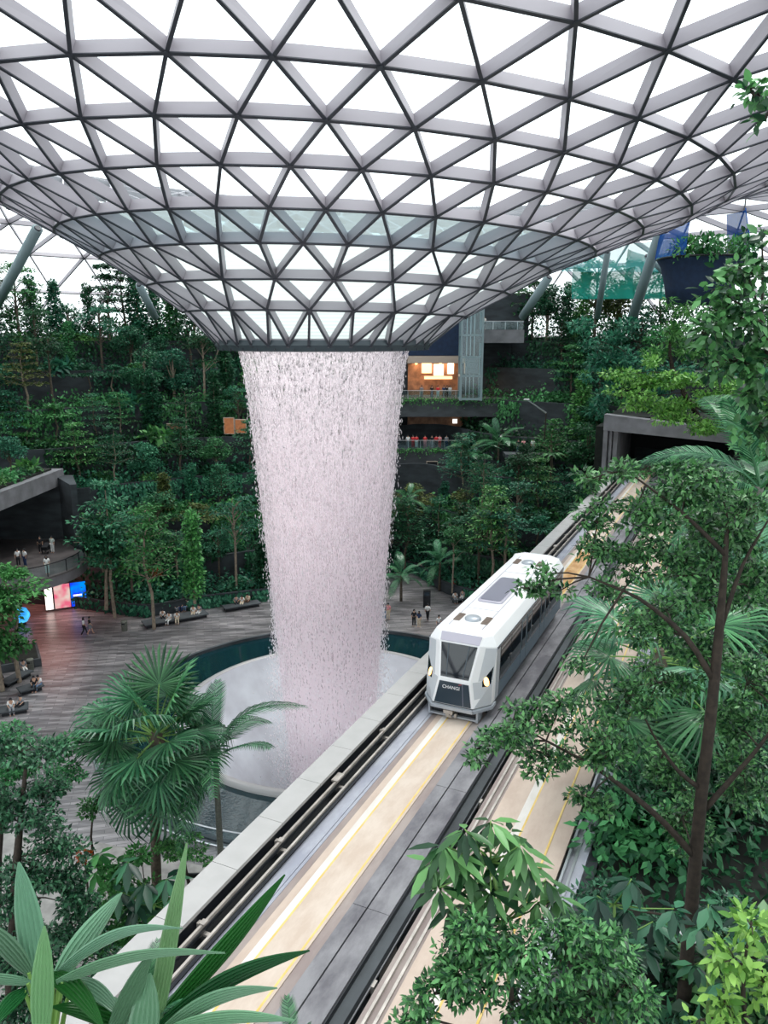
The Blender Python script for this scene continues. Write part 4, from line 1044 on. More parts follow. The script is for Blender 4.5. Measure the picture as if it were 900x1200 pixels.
for n_, c_ in dict(white=(.75, .75, .74), black=(.012, .013, .017), red=(.62, .03, .04), grey=(.22, .23, .25), navy=(.02, .04, .11), pink=(.75, .30, .32), pale=(.55, .62, .58), jeans=(.16, .24, .36), brown=(.10, .05, .03), green=(.05, .20, .12), cream=(.65, .55, .42)).items(): plain('cloth_' + n_, c_, .85)
PM = {k: person_meshes(k) for k in ('stand', 'walk', 'phone', 'sit')}
PCOUNT = 0
def person(p, face, kind, top, bot, label, group=None, hair='black', short=False, long=False, sc=1.0):
    t = empty('person', p, face); t.scale = (sc,) * 3
    M_ = PM[kind]
    for nm, key, mat in (('body', 'body', 'skin'), ('shirt', 'shirt', 'cloth_' + top), ('shorts' if short else 'trousers', 'shorts' if short else 'trousers', 'cloth_' + bot), ('hair', 'lhair' if long else 'hair', 'cloth_' + hair)):
        o = bpy.data.objects.new(nm, M_[key]); COL.objects.link(o); o.parent = t; set_obj_mat(o, mat)
    tag(t, label, 'person', group); return t
# ------------------------------------------------------------------ plaza furniture
def bench(a, b, w, h, label, back=False, z=0):
    a = on_plane(*a, z); b = on_plane(*b, z); d = unit(b - a); n = np.array([-d[1], d[0], 0]); L = np.linalg.norm(b - a); c = (a + b) / 2
    if n[1] < 0: n = -n
    t = empty('bench', (c[0], c[1], z), math.atan2(d[1], d[0])); m = MB(); m.box((0, 0, h - .05), (L, w, .1)); m.build('seat', 'concrete_dark', t)
    m = MB(); m.box((0, .05, (h - .1) / 2), (L - .3, w - .35, h - .1)); m.build('base', 'black_metal', t)
    if back: m = MB(); m.box((0, w / 2 + .04, .5), (L, .08, 1.0)); m.build('backrest', 'concrete_dark', t)
    tag(t, label, 'bench'); return t
bench((168, 735), (242, 721), 1.6, .42, 'long dark stone bench where a large group sits by the curved planter')
bench((262, 716), (304, 709), 1.2, .42, 'dark stone bench with three people beside the waterfall basin')
bench((262, 695), (312, 688), 1.1, .42, 'dark stone ledge bench at the foot of the forest, full of people', z=0)
bench((4, 806), (34, 790), 1.1, .42, 'dark bench beside the tree planter at the edge of the plaza')
bench((22, 814), (50, 806), 1.1, .42, 'dark bench where a couple leans together on the plaza')
bench((0, 838), (34, 832), 1.2, .42, 'dark bench with a person in white above the bushes')
bench((530, 707), (575, 700), .8, .42, 'dark bench behind the train where people rest')
def bin_(px, py, label, r=.28, h=.95):
    t = empty('litter_bin', on_plane(px, py, 0)); m = MB(); m.lathe([(r * .9, 0), (r, .04), (r, h - .1), (r * 1.05, h - .08), (r * 1.05, h), (r * .5, h + .01), (.001, h)], (0, 0, 0), 18); m.build('drum', 'palm_grey', t, True)
    m = MB(); m.box((0, -r * .99, h - .22), (r, .03, .14)); m.build('slot', 'black_void', t); tag(t, label, 'litter bin')
bin_(146, 739, 'grey cylindrical bin at the planter corner by the walking couple'); bin_(36, 785, 'grey cylindrical bin beside the seated people near the small tree')
t = empty('totem', on_plane(500, 711, 0)); m = MB(); m.box((0, 0, .9), (.75, .5, 1.8)); m.build('cabinet', 'black_metal', t); m = MB(); m.box((0, -.26, 1.45), (.5, .02, .4)); m.build('display', 'panel_dark', t); tag(t, 'dark upright cabinet standing on the plaza near the forest path', 'cabinet')
t = empty('planter', on_plane(6, 778, 0)); m = MB(); m.box((0, 0, .35), (5.4, 4, .7), Matrix.Rotation(.5, 3, 'Z')); m.build('box', 'concrete_dark', t); m = MB(); m.box((0, 0, .68), (5.0, 3.6, .1), Matrix.Rotation(.5, 3, 'Z')); m.build('soil', 'soil', t); tag(t, 'dark stone planter holding the small tree at the plaza edge', 'planter')

bal_y = 6.5
def seat_person(px, py, face, top, bot, label, group='people sitting around the plaza', z=0, **k):
    p = on_plane(px, py, z); return person(p, face, 'sit', top, bot, label, group, **k)
F_ = 0
PEOPLE_SIT = [(191, 728, .4, 'white', 'black', 'person in white top and dark trousers at the outer end of the long bench'),
 (199, 731, -.3, 'white', 'white', 'person all in white seated on the long bench'), (208, 730, .2, 'white', 'cream', 'person in white top and cream trousers on the long bench'),
 (205, 717, .9, 'pink', 'grey', 'person in pink top facing sideways on the long bench'), (212, 716, .2, 'navy', 'navy', 'person in navy clothes on the middle of the long bench'),
 (220, 715, -.5, 'white', 'jeans', 'person in white top and jeans turned towards friends on the long bench'), (227, 723, .1, 'white', 'cream', 'person in white top bending forward on the long bench'),
 (234, 722, -.2, 'grey', 'white', 'person in grey top and white trousers at the basin end of the long bench'),
 (277, 711, .3, 'grey', 'black', 'person in grey top on the short bench by the water'), (284, 711, 0, 'white', 'cream', 'person in white top in the middle of the short bench by the water'), (291, 709, -.3, 'cream', 'brown', 'person in cream top on the short bench by the water'),
 (269, 691, .2, 'white', 'white', 'person in white at the outer end of the forest ledge'), (277, 690, 0, 'red', 'white', 'person in red top and white trousers on the forest ledge'),
 (286, 689, .3, 'grey', 'grey', 'person in grey clothes on the forest ledge'), (294, 689, -.2, 'pink', 'white', 'person in pink top and white trousers on the forest ledge'),
 (302, 688, 0, 'white', 'black', 'person in white top and black trousers on the forest ledge'), (309, 687, -.2, 'red', 'cream', 'person in red top and cream trousers beside the falling water'),
 (28, 789, .8, 'grey', 'white', 'person in grey top and white trousers beside the cylindrical bin'), (41, 809, .3, 'black', 'black', 'person in black leaning on a partner on the plaza bench'),
 (47, 808, -.4, 'white', 'jeans', 'person in white top and jeans beside a partner in black'), (14, 836, .5, 'white', 'grey', 'person in white shirt sitting above the bushes'),
 (26, 832, -.3, 'grey', 'black', 'person in grey top beside the one in white above the bushes'), (2, 805, 0, 'black', 'black', 'person in black clothes at the frame edge near the planter'),
 (533, 706, .2, 'white', 'grey', 'person in white top seated on the bench behind the train'), (542, 704, -.4, 'grey', 'white', 'person in grey top lounging on the bench behind the train')]
for a in PEOPLE_SIT: seat_person(*a[:3], a[3], a[4], a[5])
def stand(px, py, z, face, kind, top, bot, label, group='people standing in the garden', **k): return person(on_plane(px, py, z), face, kind, top, bot, label, group, **k)
stand(99, 744, 0, 1.9, 'walk', 'white', 'black', 'person in white top strolling on the plaza with a companion', long=True)
stand(106, 743, 0, 1.9, 'walk', 'black', 'grey', 'person in black top strolling beside one in white', short=True)
stand(450, 727, 0, .3, 'stand', 'grey', 'jeans', 'person in grey top and jeans standing right by the falling water', long=True)
stand(455, 726, 0, -.3, 'stand', 'pink', 'cream', 'person in pink top standing right by the falling water')
stand(485, 734, 0, .1, 'stand', 'black', 'black', 'taller person in black of the pair looking over the basin')
stand(491, 735, 0, -.4, 'stand', 'navy', 'cream', 'person in navy top and cream skirt of the pair looking over the basin', long=True, sc=.94)
stand(501, 727, 0, 2.9, 'walk', 'white', 'black', 'person in white top and dark trousers walking past the dark cabinet')
stand(514, 741, 0, .3, 'stand', 'white', 'grey', 'person in white half hidden by the front of the train')
stand(532, 695, 0, .1, 'stand', 'red', 'grey', 'person in red top standing at the planted edge behind the train')
stand(492, 674, 0, 3.0, 'walk', 'cream', 'brown', 'person in cream top walking up the forest path', short=True)
# ------------------------------------------------------------------ balcony building beside the plaza
plain('balcony_stone', (.16, .155, .165), .5, noise=.3, nscale=.8); plain('stone_floor', (.11, .095, .095), .45, noise=.5, nscale=.7)
def arcpts(cx, cy, r, a0, a1, n=24): return [(cx + r * math.cos(a * D2R), cy + r * math.sin(a * D2R)) for a in np.linspace(a0, a1, n)]
ARC = [(-62, 61.6), (-37, 61.6)] + arcpts(-35.2, 68.5, 7.1, -80, 50)
outline = ARC + [(-34, 78), (-62, 78)]
m = MB(); m.prism(outline, 6.35, 6.5); structure('balcony_floor', m, 'stone_floor', label='dark stone balcony floor above the plaza')
m = MB(); m.prism([(x, y) for x, y in ARC] + [(-34, 78), (-62, 78)], 5.5, 6.34); structure('balcony_slab', m, 'balcony_stone', label='curved concrete balcony slab')
m = MB(); m.prism([(-62, 77.5), (-33.4, 77.5), (-30.6, 73.6), (-30.1, 73.9), (-32.5, 79), (-62, 79)], 6.4, 13.0); m.prism([(-62, 79.3), (-29, 79.3), (-29, 80.8), (-62, 80.8)], 0, 6.4); structure('wall_balcony', m, 'concrete_wall', label='dark wall behind the balcony')
m = MB(); m.prism([(-62, 48), (-34.3, 48), (-33.8, 66), (-33.4, 79), (-62, 79)], 12.1, 13.7); structure('balcony_roof', m, 'concrete_mid', label='concrete roof slab over the balcony')
m = MB(); m.prism([(-61, 49), (-35.2, 49), (-34.6, 66), (-34.2, 78), (-61, 78)], 13.7, 13.9); structure('roof_soil', m, 'soil')
m = MB(); c = at_y(19, 581, 65.0); m.box((-34.15, 69.0, 12.95), (.3, 1.6, .95)); m.box((-33.95, 69.0, 12.45), (.1, 1.8, .08)); structure('window_1', m, 'black_void')
gl = empty('balcony_railing', (-35.2, 68.5, 6.5)); tag(gl, 'curved glass railing with dark posts round the stone balcony', 'railing')
ra = [np.array([x + 35.2, y - 68.5, 0]) * .975 for x, y in ARC[1:]]
m = MB(); m.add([p + np.array([0, 0, z]) for p in ra for z in (.08, 1.02)], [(2 * i, 2 * i + 2, 2 * i + 3, 2 * i + 1) for i in range(len(ra) - 1)]); m.build('glass_panel', 'balustrade_glass', gl)
m = MB(); m.tube([p + np.array([0, 0, 1.1]) for p in ra], .05, 6); m.build('handrail', 'black_metal', gl)
for i in range(0, len(ra), 3):
    m = MB(); m.box(ra[i] + np.array([0, 0, .55]), (.07, .07, 1.1)); m.build('post', 'black_metal', gl)
# escalator on the balcony
es = empty('escalator', (-38.5, 66.5, 6.5), .2); tag(es, 'escalator with pale glass sides at the edge of the balcony', 'escalator')
m = MB(); m.hexa([(-4, -.5, 0), (1.5, -.5, 0), (1.5, .5, 0), (-4, .5, 0)], [(-4, -.5, 2.8), (1.5, -.5, .3), (1.5, .5, .3), (-4, .5, 2.8)]); m.build('truss', 'black_metal', es)
for y in (-.55, .55):
    m = MB(); m.hexa([(-4, y - .03, 2.8), (1.5, y - .03, .3), (1.5, y + .03, .3), (-4, y + .03, 2.8)], [(-4, y - .03, 3.7), (1.5, y - .03, 1.2), (1.5, y + .03, 1.2), (-4, y + .03, 3.7)]); m.build('side_panel', 'balustrade_glass', es)
    m = MB(); m.tube([(-4, y, 3.75), (1.5, y, 1.25)], .06, 6); m.build('handrail', 'black_metal', es)
# lit display under the balcony
def screen_mat(name, cols, estr):
    m, nt, out = new_mat(name); tc = node(nt, 'ShaderNodeTexCoord'); nz = node(nt, 'ShaderNodeTexNoise'); nz.inputs['Scale'].default_value = 1.1; nz.inputs['Detail'].default_value = 1
    cr = node(nt, 'ShaderNodeValToRGB'); nt.links.new(tc.outputs['Object'], nz.inputs[0]); nt.links.new(nz.outputs[0], cr.inputs[0])
    cr.color_ramp.elements[0].position = .38; cr.color_ramp.elements[1].position = .62
    for i, c in enumerate(cols[:2]): cr.color_ramp.elements[i].color = (*c, 1)
    e = node(nt, 'ShaderNodeEmission'); e.inputs[1].default_value = estr; nt.links.new(cr.outputs[0], e.inputs[0]); nt.links.new(e.outputs[0], out.inputs[0])
screen_mat('screen_blue', [(.01, .05, .85), (.0, .25, .9)], 1.2); screen_mat('screen_pink', [(.85, .15, .25), (.8, .62, .55)], 1.0); screen_mat('screen_orb', [(.02, .25, .8), (.1, .6, .9)], 1.3)
P0 = on_plane(98, 712, 0); P1 = on_plane(66, 694, 0)
dsp = empty('display_screen', (-31.4, 74.6, 0.1), .45); tag(dsp, 'bright blue and pink advertising screen glowing under the curved balcony', 'screen')
m = MB(); m.box((-1.0, .1, 1.35), (4.0, .16, 2.7)); m.build('cabinet', 'black_metal', dsp)
m = MB(); m.box((.2, -.01, 1.35), (1.45, .06, 2.5)); sb_ = m.build('display', 'screen_blue', dsp); sb_['label'] = 'blue screen face with white lettering'
m = MB(); m.box((-1.35, -.01, 1.35), (1.5, .06, 2.5)); sp_ = m.build('display', 'screen_pink', dsp); sp_['label'] = 'pink portrait screen face'
m = MB(); m.box((-2.6, -.01, 1.35), (.7, .06, 2.5)); m.build('display', 'shop_white', dsp)
m = MB(); m.box((.1, -.05, 1.25), (.8, .01, .16)); m.box((.1, -.05, .95), (.5, .01, .06)); m.build('caption_bar', 'shop_white', sb_)
orb = empty('globe_lamp', on_plane(27, 732, 0) + np.array([0, 0, 0])); tag(orb, 'small round blue light glowing between the tree stems near the plaza', 'lamp'); m = MB(); m.lathe([(.001, .2), (.45, .35), (.7, .8), (.7, 1.1), (.45, 1.6), (.001, 1.75)], (0, 0, 0), 16); m.build('globe', 'screen_orb', orb, True); m = MB(); m.lathe([(.3, 0), (.3, .25), (.01, .25)], (0, 0, 0), 12); m.build('foot', 'black_metal', orb)
lt = bpy.data.lights.new('display_light', 'AREA'); lt.energy = 320; lt.color = (1, .35, .28); lt.size = 6; lo = bpy.data.objects.new('display_light', lt); COL.objects.link(lo); lo.location = (-34, 72.5, 5.2)
stand(22, 664, 6.5, .6, 'stand', 'white', 'black', 'person in white shirt beside the escalator landing', 'people on the stone balcony')
stand(30, 664, 6.5, -.5, 'stand', 'white', 'navy', 'person in white top and navy trousers turned to a friend on the balcony', 'people on the stone balcony')
stand(48, 648, 6.5, .2, 'stand', 'black', 'black', 'person in black clothes behind a stroller on the balcony', 'people on the stone balcony')
stand(62, 648, 6.5, -.2, 'stand', 'pale', 'white', 'tall person in long white trousers on the middle of the balcony', 'people on the stone balcony')
stand(56, 673, 6.5, .4, 'stand', 'white', 'pale', 'person in white top standing at the balcony railing', 'people on the stone balcony', long=True)
t = empty('stroller', on_plane(55, 648, 6.5)); m = MB(); m.hexa([(-.25, -.4, .35), (.25, -.4, .35), (.25, .3, .35), (-.25, .3, .35)], [(-.28, -.5, .7), (.28, -.5, .7), (.28, .4, .95), (-.28, .4, .95)]); m.build('seat', 'cloth_black', t)
m = MB(); m.tube([(-.25, .3, .3), (-.25, .7, 1.05), (.25, .7, 1.05), (.25, .3, .3)], .02, 6); m.build('handle', 'black_metal', t)
for x in (-.27, .27):
    for y in (-.35, .3): m = MB(); m.tube([(x - .02, y, .12), (x + .02, y, .12)], .12, 12); m.build('wheel', 'black_metal', t)
tag(t, 'black baby stroller between two people on the balcony', 'stroller')
rows = [(-38, 60, 'round', 3.6), (-37, 67, 'column', 4.6), (-36.5, 74, 'round', 4), (-41, 64, 'layered', 6.5), (-42, 71, 'round', 5), (-46, 66, 'column', 7), (-40, 76.5, 'layered', 7)]
for i, (x, y, kd, H) in enumerate(rows): tree_at('roof_garden_tree', kd, (x, y, 13.8), H, ['leaf_deep', 'leaf_mid', 'leaf_teal'][i % 3], f'{["dark", "green", "blue green"][i % 3]} {LOOK[kd]} tree on the concrete balcony roof, {ORD[i]} planted', 'trees on the balcony roof', wide=1.3)
for i in range(12):
    b = bpy.data.objects.new('roof_shrub', SHR[i % 4]); COL.objects.link(b); b.location = (-34.9 - rnd.uniform(0, .6), 49.5 + i * 2.4, 13.85); b.scale = (1.1,) * 3; set_obj_mat(b, ['leaf_mid', 'leaf_deep', 'leaf_fresh'][i % 3]); tag(b, f'{["green", "dark green", "bright green"][i % 3]} {SL[i % 4]} shrub spilling over the balcony roof edge, {ORD[i]} along', 'shrub', 'shrubs on the balcony roof')

# ------------------------------------------------------------------ stacked balconies with shops behind the waterfall
def ybox(name, x0, x1, y0, y1, z0, z1, mat, label=None):
    m = MB(); m.box(((x0 + x1) / 2, (y0 + y1) / 2, (z0 + z1) / 2), (x1 - x0, y1 - y0, z1 - z0)); return structure(name, m, mat, label=label)
XL, XR = -4, 18.5
ybox('balcony_deck', XL, XR, 103.5, 113, 16.6, 19.0, 'concrete_dark', 'upper shopping balcony with a planted edge')
ybox('balcony_deck', XL, XR + 2, 100.5, 113, 10.2, 12.7, 'concrete_dark', 'lower shopping balcony with a planted edge')
ybox('balcony_deck', XL, XR, 97.5, 113, 4.2, 5.6, 'concrete_dark')
ybox('balcony_deck', 12.6, XR, 104, 113, 26.3, 28.0, 'concrete_mid', 'top balcony beside the lift tower')
ybox('wall_back', XL, XR + 2, 112, 113, 4, 33, 'concrete_wall')
ybox('shop_fascia', 2.2, 11, 106.5, 112, 24.6, 29.5, 'navy', 'dark blue fascia above the shop')
ybox('shop_soffit', 3.2, 11, 106.3, 112, 23.6, 24.55, 'soffit')
ybox('shop_wall', 3.4, 11, 111, 111.9, 19, 23.6, 'shop_brown')
ybox('shop_wall', 3.4, 12, 110, 111.9, 12.7, 16.6, 'shop_brown')
def deco(name, px0, px1, py0, py1, Y, mat, label, cat):
    a = at_y(px0, py1, Y); b = at_y(px1, py0, Y); t = empty(name, ((a[0] + b[0]) / 2, Y, a[2])); w = b[0] - a[0]; h = b[2] - a[2]
    m = MB(); m.box((0, 0, h / 2), (w, .12, h)); m.build('light_box', mat, t); m = MB()
    for x in (-w / 2, w / 2): m.box((x, -.02, h / 2), (.08, .2, h + .1))
    m.box((0, -.02, h + .04), (w + .1, .2, .08)); m.box((0, -.02, -.04), (w + .1, .2, .08)); m.build('frame', 'soffit', t); return tag(t, label, cat)
deco('lit_shop_panel', 508, 520, 427, 440, 110.5, 'shop_white', 'white lit shop panel beneath the beige fascia', 'shop panel')
deco('lit_shop_panel', 524, 532, 425, 438, 110.5, 'shop_white', 'narrow white lit shop panel next to the lift tower', 'shop panel')
deco('lit_shop_panel', 494, 506, 424, 437, 110.6, 'warm_glow', 'amber glowing shop panel close to the waterfall', 'shop panel')
deco('lit_shop_panel', 497, 530, 441, 444, 109.8, 'warm_glow', 'long low amber light strip along the shop floor', 'shop panel')
deco('lit_shop_panel', 530, 536, 491, 496, 109.5, 'shop_white', 'small white panel above the lower balcony', 'shop panel')
deco('lit_shop_panel', 529, 535, 502, 507, 109.5, 'shop_white', 'small square white panel low on the lower balcony', 'shop panel')
deco('lit_shop_panel', 263, 274, 490, 508, 96, 'amber_dim', 'amber glowing opening in the forest beside the waterfall', 'shop panel')
deco('lit_shop_panel', 276, 288, 492, 507, 96.3, 'amber_dim', 'second amber opening almost touching the falling water', 'shop panel')
deco('lit_shop_panel', 196, 214, 497, 505, 96, 'shop_brown', 'dim brown opening among the forest trees', 'shop panel')
for i, (x, z) in enumerate([(4.5, 23.3), (6.2, 23.2), (7.9, 23.3), (9.6, 23.1)]):
    t = empty('ceiling_lamp', (x, 109.5, z)); m = MB(); m.lathe([(.001, .3), (.16, .25), (.2, .05), (.001, 0)], (0, 0, 0), 10); m.build('bulb', 'lamp_warm', t); m = MB(); m.tube([(0, 0, .28), (0, 0, .5)], .03, 6); m.build('stem', 'black_metal', t)
    tag(t, 'round warm lamp under the ceiling of the upper shop', 'lamp', 'warm lamps in the upper shop')
al = bpy.data.lights.new('shop_light', 'AREA'); al.energy = 700; al.color = (1, .68, .42); al.size = 6; ao = bpy.data.objects.new('shop_light', al); COL.objects.link(ao); ao.location = (7, 109, 23.4)
for z, x0, x1, y, lab in ((19.0, 0, 10.0, 103.7, 'glass railing along the upper shopping balcony'), (12.7, 0, 11.5, 100.7, 'glass railing along the lower shopping balcony'), (28.0, 12.8, 18.4, 104.2, 'glass railing of the top balcony beside the lift')):
    t = empty('balcony_railing', (x0, y, z)); L = x1 - x0; m = MB(); m.box((L / 2, 0, .55), (L, .03, 1.0)); m.build('glass_panel', 'balustrade_glass', t); m = MB(); m.box((L / 2, 0, 1.1), (L, .08, .06)); m.build('handrail', 'steel', t)
    for i in range(int(L // 1.6) + 1): m = MB(); m.box((i * 1.6, .03, .55), (.05, .05, 1.1)); m.build('post', 'steel', t)
    tag(t, lab, 'railing')
lv = Leaves()
for z, y, x1 in ((19.0, 103.4, 17.5), (12.7, 100.4, 19.5), (5.6, 97.4, 18)):
    n = 900; P = np.stack([RNG.uniform(0.5, x1, n), y + RNG.normal(size=n) * .25, z + .15 - abs(RNG.normal(size=n)) * .45], 1); L = RNG.uniform(.2, .4, n); lv.put(P, RNG.normal(size=(n, 3)) + [0, -.5, -.6], RNG.normal(size=(n, 3)) * .5 + [0, -.5, 1], L, L * .55)
tag(lv.build('trailing_plants', 'leaf_mid'), 'trailing plants hanging over the edges of the shopping balconies', 'plants', kind='stuff')
tag(deco('wall_vent', 500, 513, 541, 549, 100.35, 'black_void', 'small dark window in the face of the lower balcony', 'window'), kind='thing')
# lift tower
lf = empty('lift_tower', (11.4, 103, 18.9)); tag(lf, 'tall pale steel and glass lift tower beside the shops', 'lift tower')
m = MB()
for x in (-1.35, 1.35):
    for y in (-1.2, 1.2): m.box((x, y, 6.2), (.28, .28, 12.4))
for z in (.2, 3.2, 5.6, 8.4, 11.4, 12.3): m.box((0, -1.2, z), (2.9, .22, .28)); m.box((-1.35, 0, z), (.22, 2.4, .28)); m.box((1.35, 0, z), (.22, 2.4, .28))
m.build('frame', 'column_grey', lf)
m = MB(); m.box((0, -1.1, 6.2), (2.5, .05, 12)); m.box((-1.3, 0, 6.2), (.05, 2.2, 12)); m.build('glass', 'balustrade_glass', lf)
m = MB()
for x in (-.5, 0, .5): m.box((x, .6, 6.2), (.1, .1, 12.2))
m.build('guide_rail', 'steel', lf); m = MB(); m.box((.1, .3, 4.6), (1.7, 1.4, 2.3)); m.build('lift_car', 'glass_dark', lf)
GB = 'people on the shopping balconies'
for px, py, z, to, bo, lb in [(494, 470, 19, 'grey', 'grey', 'person in grey on the upper shopping balcony close to the water'), (506, 470, 19, 'black', 'navy', 'person in black on the upper balcony standing alone'), (513, 471, 19, 'red', 'white', 'person in bright red top on the upper shopping balcony'),
        (520, 470, 19, 'navy', 'black', 'person in navy on the upper balcony next to the one in red'), (523.5, 470, 19, 'black', 'black', 'person in black near the lift on the upper balcony'), (527, 470, 19, 'white', 'grey', 'person in white beside the lift tower on the upper balcony')]:
    p = at_y(px, py, 104.3); person((p[0], 104.3, z), .1, 'stand', to, bo, lb, GB)
for px, to, bo, lb in [(478, 'white', 'grey', 'person in white next to the water on the lower balcony'), (484, 'red', 'red', 'person all in red on the lower balcony'), (488, 'red', 'white', 'person in red top and white trousers on the lower balcony'), (498, 'red', 'pink', 'person in red top and pink trousers on the lower balcony'),
        (506, 'black', 'grey', 'person in black on the lower balcony among those in red'), (511, 'red', 'black', 'person in red top and black trousers on the lower balcony'), (515, 'pink', 'red', 'person in pink top on the lower balcony'), (523, 'grey', 'navy', 'person in grey at the palm end of the lower balcony')]:
    p = at_y(px, 528, 101.3); person((p[0], 101.3, 12.7), -.1, 'stand', to, bo, lb, GB)
p = at_y(567.5, 384, 104.8); person((p[0], 104.8, 28.0), .1, 'phone', 'white', 'black', 'person in white on the top balcony above the forest', GB)
for px, py, to, bo, lb in [(607, 531, 'black', 'navy', 'person in black among the trees right of the palm'), (613, 531, 'pink', 'black', 'person in pink among the trees on the terrace walk'), (624, 531, 'white', 'grey', 'person in white alone at the end of the terrace walk')]:
    r_ = at_y(px, py, 92.0); person((r_[0], 92.0, r_[2]), 0, 'stand', to, bo, lb.replace('right of', 'beyond'), 'people on the terrace walk')
a = at_y(596, 531, 92.6); ybox('terrace_walk', a[0] - .5, a[0] + 4.6, 91.4, 94, a[2] - .5, a[2], 'concrete_dark')
# slanted white sign arm in the forest
t = empty('lamp_post', at_y(640, 484, 88)); a = at_y(640, 484, 88); b = at_y(617, 468, 88); m = MB(); m.tube([(0, 0, 0), b - a], [.09, .07], 8); m.build('arm', 'steel', t); m = MB(); m.box(b - a, (.6, .3, .15)); m.build('lamp_head', 'white_paint', t); m = MB(); m.tube([(0, 0, 0), (0, .3, -3)], .08, 6); m.build('pole', 'bark_dark', t); tag(t, 'pale slanted arm with a lamp head poking out of the forest', 'lamp post')
# big leaved palms on the balconies and forest floor
for px, py, Y, H, n, sc, lab in [(583, 560, 95, 4.5, 12, 1.5, 'large arching palm at the planted end of the lower balcony'), (548, 580, 93, 5, 9, 1.45, 'palm with broad hanging fronds next to the lower balcony'), (478, 620, 88, 3.5, 12, 1.1, 'yellow green palm just behind the falling water'), (470, 700, 76, 2.4, 12, 1.0, 'low palm at the foot of the waterfall'), (515, 690, 80, 3, 12, 1.1, 'low palm beside the forest path')]:
    b = at_y(px, py, Y); palm('forest_palm', b, H, False, n, lab, .14, sc=sc, els=(62, -25), bark='bark')
for px, py, Y, lab in [(610, 600, 88, 'tree fern deep in the forest above the train'), (560, 640, 84, 'tree fern low in the forest behind the train'), (645, 560, 86, 'tree fern half hidden near the guideway parapet'), (155, 690, 72, 'tree fern between the slim trunks near the plaza'), (205, 660, 78, 'tree fern in the middle of the forest slope')]:
    fern_at(at_y(px, py, Y), 2.6, lab, 1.3, 'tree ferns in the forest')
# specimen trees with visible trunks on the plaza edge
for px, py, z, H, kd, mt, lab in [(180, 728, .9, 11.5, 'layered', 'leaf_mid', 'tall tiered tree with a bare trunk rising from the long bench'), (134, 715, 1.2, 13, 'layered', 'leaf_teal', 'slim tiered tree beside the balcony wall'), (277, 693, .9, 10.5, 'airy', 'leaf_teal', 'open crowned tree rising from the forest ledge by the water'),
        (22, 790, .7, 9.5, 'umbrella', 'leaf_mid', 'flat topped tree in the stone planter at the plaza edge'), (124, 706, 2, 9, 'round', 'leaf_deep', 'leafy tree standing beyond the end of the balcony'), (228, 700, 2.5, 9, 'column', 'leaf_fresh', 'bright narrow tree behind the seated group'), (575, 690, 1.5, 11, 'layered', 'leaf_fresh', 'bright tiered tree directly behind the train'),
        (530, 690, 1, 7, 'airy', 'leaf_mid', 'slim young tree beside the dark cabinet'), (2, 800, .7, 8, 'round', 'leaf_mid', 'green tree at the frame edge behind the planter')]:
    tree_at('specimen_tree', kd, on_plane(px, py, z), H, mt, lab, 'trees at the plaza edge', bark='bark_pale', wide=1.0)
t = bpy.data.objects.new('fern_basket', SHR[2]); COL.objects.link(t); t.location = tuple(at_y(183, 674, 70.4)); t.scale = (.8,) * 3; set_obj_mat(t, 'leaf_red'); tag(t, 'rust red fern clump growing on a slim trunk', 'fern')
# ------------------------------------------------------------------ nets of the canopy park
c = at_y(822, 305, 80)
nt_ = empty('net_tub', c); tag(nt_, 'dark blue suspended net tub full of plants under the roof', 'net')
m = MB(); m.lathe([(4.2, 0), (3.8, -.6), (3.3, -2.4), (3.0, -4.2), (.01, -4.4)], (0, 0, 0), 40); m.build('net_wall', 'navy', nt_, True)
m = MB(); m.lathe([(4.15, 0), (4.35, .12), (4.15, .24), (3.95, .12), (4.15, 0)], (0, 0, 0), 40); m.build('rim', 'black_metal', nt_, True)
m = MB(); m.lathe([(4.4, .2), (4.2, 2.0), (3.6, 4.6)], (0, 0, 0), 30, a0=2.6, a1=4.0); m.build('upper_net', 'net_blue', nt_, True)
m = MB(); m.lathe([(4.4, .2), (4.2, 2.0), (3.6, 4.6)], (0, 0, 0), 30, a0=5.6, a1=6.9); m.build('upper_net', 'net_blue', nt_, True)
for i in range(4):
    b = bpy.data.objects.new('tub_shrub', SHR[i % 3]); COL.objects.link(b); b.location = tuple(c + np.array([-2.4 + i * 1.7, -2.2 - (i % 2) * .8, .1])); b.scale = (1.5, 1.5, 2.0); set_obj_mat(b, ['leaf_fresh', 'leaf_mid'][i % 2]); tag(b, f'{["bright", "green"][i % 2]} bush on the blue net tub, {ORD[i]} along its rim', 'shrub', 'bushes in the net tub')
for (pa, pb, Y, lab) in (((672, 312), (742, 350), 97, 'green netting stretched low between the columns'), ((736, 292), (790, 350), 98, 'second green net panel close to the thick column'), ((660, 278), (800, 318), 97, 'pale teal netting hanging high behind the columns')):
    a = at_y(*pa, Y); b = at_y(*pb, Y); m = MB(); n = 10; vs = []
    for i in range(n + 1):
        for j in range(n + 1):
            u, v = i / n, j / n; vs.append((a[0] + (b[0] - a[0]) * u, Y + .9 * math.sin(u * 3.1) + .5 * math.sin(v * 3.1), b[2] + (a[2] - b[2]) * v - .6 * math.sin(u * math.pi) * v))
    m.add(vs, [(i * (n + 1) + j, (i + 1) * (n + 1) + j, (i + 1) * (n + 1) + j + 1, i * (n + 1) + j + 1) for i in range(n) for j in range(n)]); o = m.build('green_net', 'net_teal' if Y == 97 and pa[1] == 278 else 'net_green', None, True); tag(o, lab, 'net')

